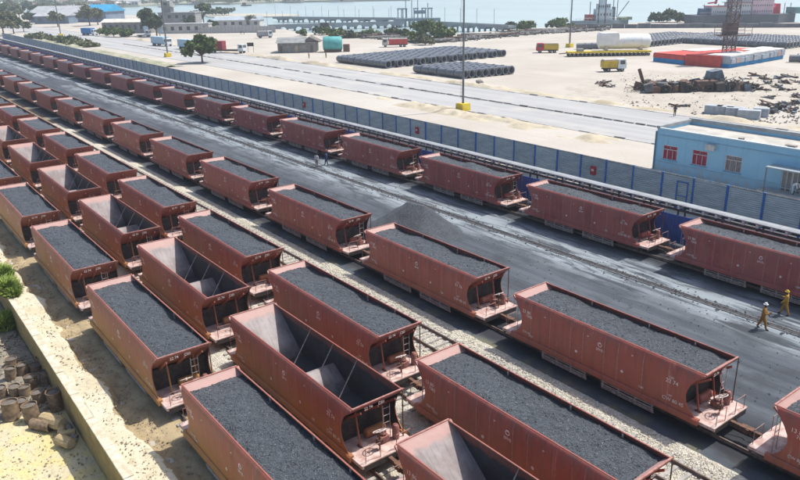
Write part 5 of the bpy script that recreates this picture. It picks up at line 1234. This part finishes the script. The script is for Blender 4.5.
for x, hh in ((-10, 17), (-4, 18), (2, 15), (12, 12)): b_ = MB(); b_.tube((x*k, 1, 4.4), (x*k, 1, hh), .22, 6); b_.build('mast', gs, jp)
b_ = MB(); b_.box(-2*k, 10*k, -2, 2, 6.6, 8.3); b_.build('pump_house', gs, jp)
p = at(325, 30, -1.1); dp = thing('mooring_dolphin', 'dark mooring dolphin standing in front of the near viaduct', 'dolphin', (p.x, p.y, -1.1), FACE)
b_ = MB(); b_.box(-2.2, 2.2, -2, 2, 1.2, 3.6); b_.build('cap', darkst, dp)
for x in (-1.6, 1.6): b_ = MB(); b_.tube((x, 0, -2), (x, 0, 1.2), .45, 8); b_.build('pile', darkst, dp)

# quay edge, ship and tug
quay = M('quay_dark', (.10, .105, .115), (.15, .15, .155), .3, .9)
a = at(574, 28.5); b2 = at(800, 27.5); d = b2-a; qz = math.atan2(d.y, d.x)
qw = thing('quay_wall', 'dark quay edge beam with fenders running in front of the ships', 'quay', a, qz); n = 24; L_ = (d.length+40)/n
for i in range(n): b_ = MB(); b_.box(i*L_, (i+1)*L_-.2, -1, 1.5, -.5, 1.6+rnd.random()*.5); b_.build('quay_block', quay, qw)
def hull(L_, B, H, bow): return [(-L_/2, -B/2), (L_/2-bow, -B/2), (L_/2, 0), (L_/2-bow, B/2), (-L_/2, B/2)]
p = at(742, 25.5, -1.1); k = mpp(p); sp = thing('cargo_ship', 'cargo ship with dark hull, white pink superstructure and red funnel at the quay', 'ship', (p.x, p.y, -1.1), FACE)
b_ = MB(); b_.prism(hull(104*k, 16, 7, 12), 'Z', -1, 5.2); b_.build('hull', M('hull_dark', (.07, .08, .095), (.10, .11, .12), .2, .7), sp)
shw = M('ship_white', (.62, .62, .63), (.52, .53, .55), .2, .6); shp = M('ship_pink', (.62, .45, .49), (.54, .38, .42), .2, .6); shr = M('ship_red', (.5, .04, .06), None, .5, .5)
for x0, x1, z0, z1, m_ in ((-36, -20, 5.21, 9, shw), (-16, 2, 5.21, 10.5, shw), (-14, 2, 10.6, 13.5, shw), (-12, 2, 13.6, 17.5, shw), (3, 24, 5.21, 18, shp), (-17, -3, 17.6, 20.5, shw), (-8, 0, 20.6, 23.5, shw), (4, 22, 18.1, 22, shp)):
    b_ = MB(); b_.box(x0*k, x1*k, -5, 5, z0, z1); dk_ = b_.build('deckhouse', m_, sp); n = int((x1-x0)/2.2)
    for r_ in range(max(1, int((z1-z0)/2.6))):
        for i in range(n): b_ = MB(); xx = (x0+1+i*2.2)*k; b_.box(xx, xx+.8*k, -5.06, -5.004, z0+1.0+r_*2.6, z0+1.8+r_*2.6); b_.build('window', glass, dk_)
b_ = MB(); b_.prism([(26*k, 5.21), (34*k, 5.21), (33*k, 9.8), (30*k, 9.8), (29*k, 8.8), (26*k, 7.8)], 'Y', -2.5, 2.5); b_.build('funnel', shr, sp)
b_ = MB(); b_.bar((-39*k, -3, 10.6), (-31*k, -3, 11.0), 1.5, .6); b_.bar((-32*k, -3, 10.2), (-30*k, -3, 14.5), .8, .8); b_.bar((-30*k, -3, 14), (-18*k, -3, 15.8), 1.0, 1.0); b_.build('deck_crane', shr, sp)
b_ = MB()
for i in range(30): b_.tube(((-50+i*1.9)*k, -7.6, 5.2), ((-50+i*1.9)*k, -7.6, 6.5), .1, 4)
b_.tube((-50*k, -7.6, 6.5), (5*k, -7.6, 6.5), .1, 4); b_.build('railing', M('rail_dark', (.2, .2, .22), None, 1, .7), sp)
for x in (-44, -38, -33, -27): b_ = MB(); b_.prism([(x*k, 5.21), ((x+3.4)*k, 5.21), ((x+3.0)*k, 8.2), ((x+.4)*k, 8.2)], 'Y', -4, 3); b_.build('hatch_block', M('hatch_navy', (.07, .11, .2), (.12, .16, .24), .5, .8), sp)
for z in (9.05, 10.55, 13.55, 17.55): b_ = MB(); b_.box(-18*k, 2.4*k, -6.2, 6, z, z+.2) if z > 9.2 else b_.box(-37*k, -19*k, -6, 6, z, z+.2); b_.build('deck_edge', M('deck_red', (.4, .09, .09), None, 1, .7), sp)
for x in (-40, -26, 40, 46): b_ = MB(); b_.tube((x*k, 0, 5), (x*k, 0, 10), .2, 6); b_.build('mast', M('mast_grey', (.3, .32, .34), None, 1, .7), sp)
b_ = MB(); b_.box(46*k, 56*k, -4, 4, 5.21, 8); b_.build('stern_block', M('ship_green', (.12, .25, .24), None, .3, .7), sp)
p = at(600, 27, -1.1); k = mpp(p); tg = thing('tug_boat', 'small pale blue work boat with red deck gear at the quay', 'boat', (p.x, p.y, -1.1), FACE)
b_ = MB(); b_.prism(hull(56*k, 8, 4, 8), 'Z', -1, 3.2); b_.build('hull', M('tug_hull', (.16, .22, .24), (.2, .25, .27), .2, .7), tg)
b_ = MB(); b_.box(-6*k, 10*k, -3, 3, 3.21, 8.5); b_.box(-4*k, 8*k, -2.4, 2.4, 8.51, 11); b_.build('wheelhouse', M('tug_house', (.42, .52, .56), (.5, .56, .58), .3, .6), tg)
b_ = MB(); b_.box(-15*k, -8*k, -2.5, 2.5, 3.21, 6.0); b_.build('winch', M('tug_red', (.34, .08, .07), None, .5, .6), tg)
b_ = MB(); b_.box(18*k, 30*k, -2.5, 2.5, 3.21, 4.6); b_.build('deck_cargo', M('tug_green', (.2, .26, .18), None, .5, .7), tg)
for i in range(6): b_ = MB(); xx = (-3.5+i*1.9)*k; b_.box(xx, xx+1.1*k, -2.46, -2.405, 9.2, 10.3); b_.build('window', glass, tg)
for i in range(5): b_ = MB(); xx = (-5+i*3)*k; b_.box(xx, xx+1.2*k, -3.06, -3.004, 5.4, 6.6); b_.build('window', glass, tg)
b_ = MB(); b_.box(-1*k, 4*k, -1.2, 1.2, 11.01, 13.4); b_.build('bridge_top', MATS['tug_house'], tg)
b_ = MB(); b_.prism([(10.5*k, 3.21), (14*k, 3.21), (13.6*k, 9.4), (11*k, 9.4)], 'Y', -1, 1); b_.build('funnel', M('tug_funnel', (.12, .16, .2), None, 1, .7), tg)
b_ = MB(); b_.bar((17*k, 0, 5), (27*k, 0, 12), .3, .3); b_.build('derrick', darkst, tg)
b_ = MB()
for i in range(14): b_.tube(((-26+i*3.8)*k, -3.6, 3.2), ((-26+i*3.8)*k, -3.6, 4.4), .07, 4)
b_.tube((-26*k, -3.6, 4.4), (23*k, -3.6, 4.4), .07, 4); b_.build('railing', whitep, tg)
for x, hh in ((-11, 12), (12, 17), (16, 13)): b_ = MB(); b_.tube((x*k, 0, 3), (x*k, 0, hh), .18, 6); b_.build('mast', darkst, tg)
p = at(601, 28, 0); k = mpp(p); ct = thing('loading_tower', 'dark steel loading tower with funnel top rising behind the work boat', 'tower', p, FACE)
b_ = MB()
for s in (-1, 1): b_.bar((s*3.4*k, 0, 0), (s*3.4*k, 0, 13), .35, .35)
b_.build('leg', darkst, ct); b_ = MB(); b_.prism([(-4.6*k, 14.5), (4.6*k, 14.5), (3.2*k, 12.4), (-3.6*k, 12.4)], 'Y', -1.5, 1.5); b_.box(-4.6*k, 4.6*k, -1.5, 1.5, 14.51, 20); b_.build('hopper_head', M('tower_grey', (.14, .15, .17), None, 1, .8), ct)

# sandbar, far shore with trees and houses
def strip(name, pts, z, mat, label):
    b_ = MB(); P = [at(x, y, -1.1) for x, y in pts]; n = len(P); b_.add([(q.x, q.y, -2) for q in P]+[(q.x, q.y, z) for q in P], [tuple(range(n, 2*n))]+[(i, (i+1) % n, n+(i+1) % n, n+i) for i in range(n)]); return struct(b_.build(name, mat), label)
strip('sandbar', [(203, 14.6), (240, 14.0), (290, 14.6), (300, 15.6), (292, 17.2), (240, 18.0), (208, 17.6)], -.5, M('sandbar', (.42, .40, .34), (.34, .33, .28), .05, .95), 'low sandbar in the water behind the pale wall')
for i, q in enumerate(((213, 15, 5.5, 7), (219, 14.8, 6.5, 8), (226, 14.8, 6, 8), (209, 15, 4, 5))): tree(*q, 'low dark bush growing on the sandbar', 'dark', 260, 140+i, .15, 'bushes on the sandbar', nm='bush', flat=.5)
fs = [at(x, y, -1.1) for x, y in ((-160, 11), (-60, 9.6), (0, 8.2), (60, 8.6), (100, 8.4), (140, 7), (175, 5.2), (230, 5.0), (280, 3.0), (360, 1.6), (410, .8))]
fs = fs+[Vector((q.x*3.2, q.y*3.2, 0)) for q in reversed(fs)]
b_ = MB(); n = len(fs); b_.add([(q.x, q.y, -2) for q in fs]+[(q.x, q.y, 1.0) for q in fs], [tuple(range(n, 2*n))]+[(i, (i+1) % n, n+(i+1) % n, n+i) for i in range(n)])
struct(b_.build('far_shore', M('far_land', (.20, .22, .15), (.33, .31, .24), .02, .95)), 'low far shore with trees and houses')
for i in range(130):
    px = rnd.uniform(-30, 300); lo = float(np.interp(px, (-30, 60, 140, 175, 230, 300), (7.8, 8, 6.4, 4.6, 4.2, 2.2))); py = lo-abs(rnd.gauss(0, 2.6)); py = max(py, -1.5)
    tree(px, py, rnd.uniform(6, 12), rnd.uniform(6, 11), 'distant tree in the belt along the far shore', rnd.choice(['dark', 'olive', 'green']), 130, 200+i, .2, 'trees along the far shore')
for i in range(34):
    px = rnd.uniform(5, 395); lo = float(np.interp(px, (5, 60, 140, 175, 230, 300, 400), (7.6, 7.8, 6.2, 4.6, 4.2, 2.2, .6))); py = lo-rnd.random()*3.0
    house(px, py, FACE+rnd.uniform(-.4, .4), rnd.uniform(9, 22), rnd.uniform(7, 11), rnd.uniform(3.5, 7), rnd.choice([palew, greyw, M('tan_wall', (.42, .36, .28), None, .3, .9)]), rnd.choice([rooft, M('rust_roof', (.25, .15, .11), None, .3, .9), M('white_roof', (.6, .6, .58), None, .3, .8)]), 'small distant house among the trees of the far shore', True, 3, group='houses on the far shore')
p = at(246, 6.2, -1.1); bt = thing('small_boat', 'tiny dark boat out on the water off the far shore', 'boat', (p.x, p.y, -1.1), FACE)
b_ = MB(); b_.prism([(-6, -1.5), (4, -1.5), (7, 0), (4, 1.5), (-6, 1.5)], 'Z', -.3, 1.6); b_.build('hull', darkst, bt); b_ = MB(); b_.box(-4, 0, -1.2, 1.2, 1.605, 4.2); b_.build('cabin', darkst, bt)
# thin sea air
hm = bpy.data.materials.new('haze'); hm.use_nodes = True; hn = hm.node_tree; hn.nodes.clear(); ho = hn.nodes.new('ShaderNodeOutputMaterial'); hv = hn.nodes.new('ShaderNodeVolumePrincipled')
hv.inputs['Color'].default_value = (.80, .90, 1, 1); hv.inputs['Density'].default_value = .00034; hv.inputs['Anisotropy'].default_value = .2; hn.links.new(hv.outputs[0], ho.inputs['Volume'])
b_ = MB(); b_.box(-5200, 700, -950, 3600, -4.2, 42); struct(b_.build('haze', hm), 'thin sea haze', 'stuff')
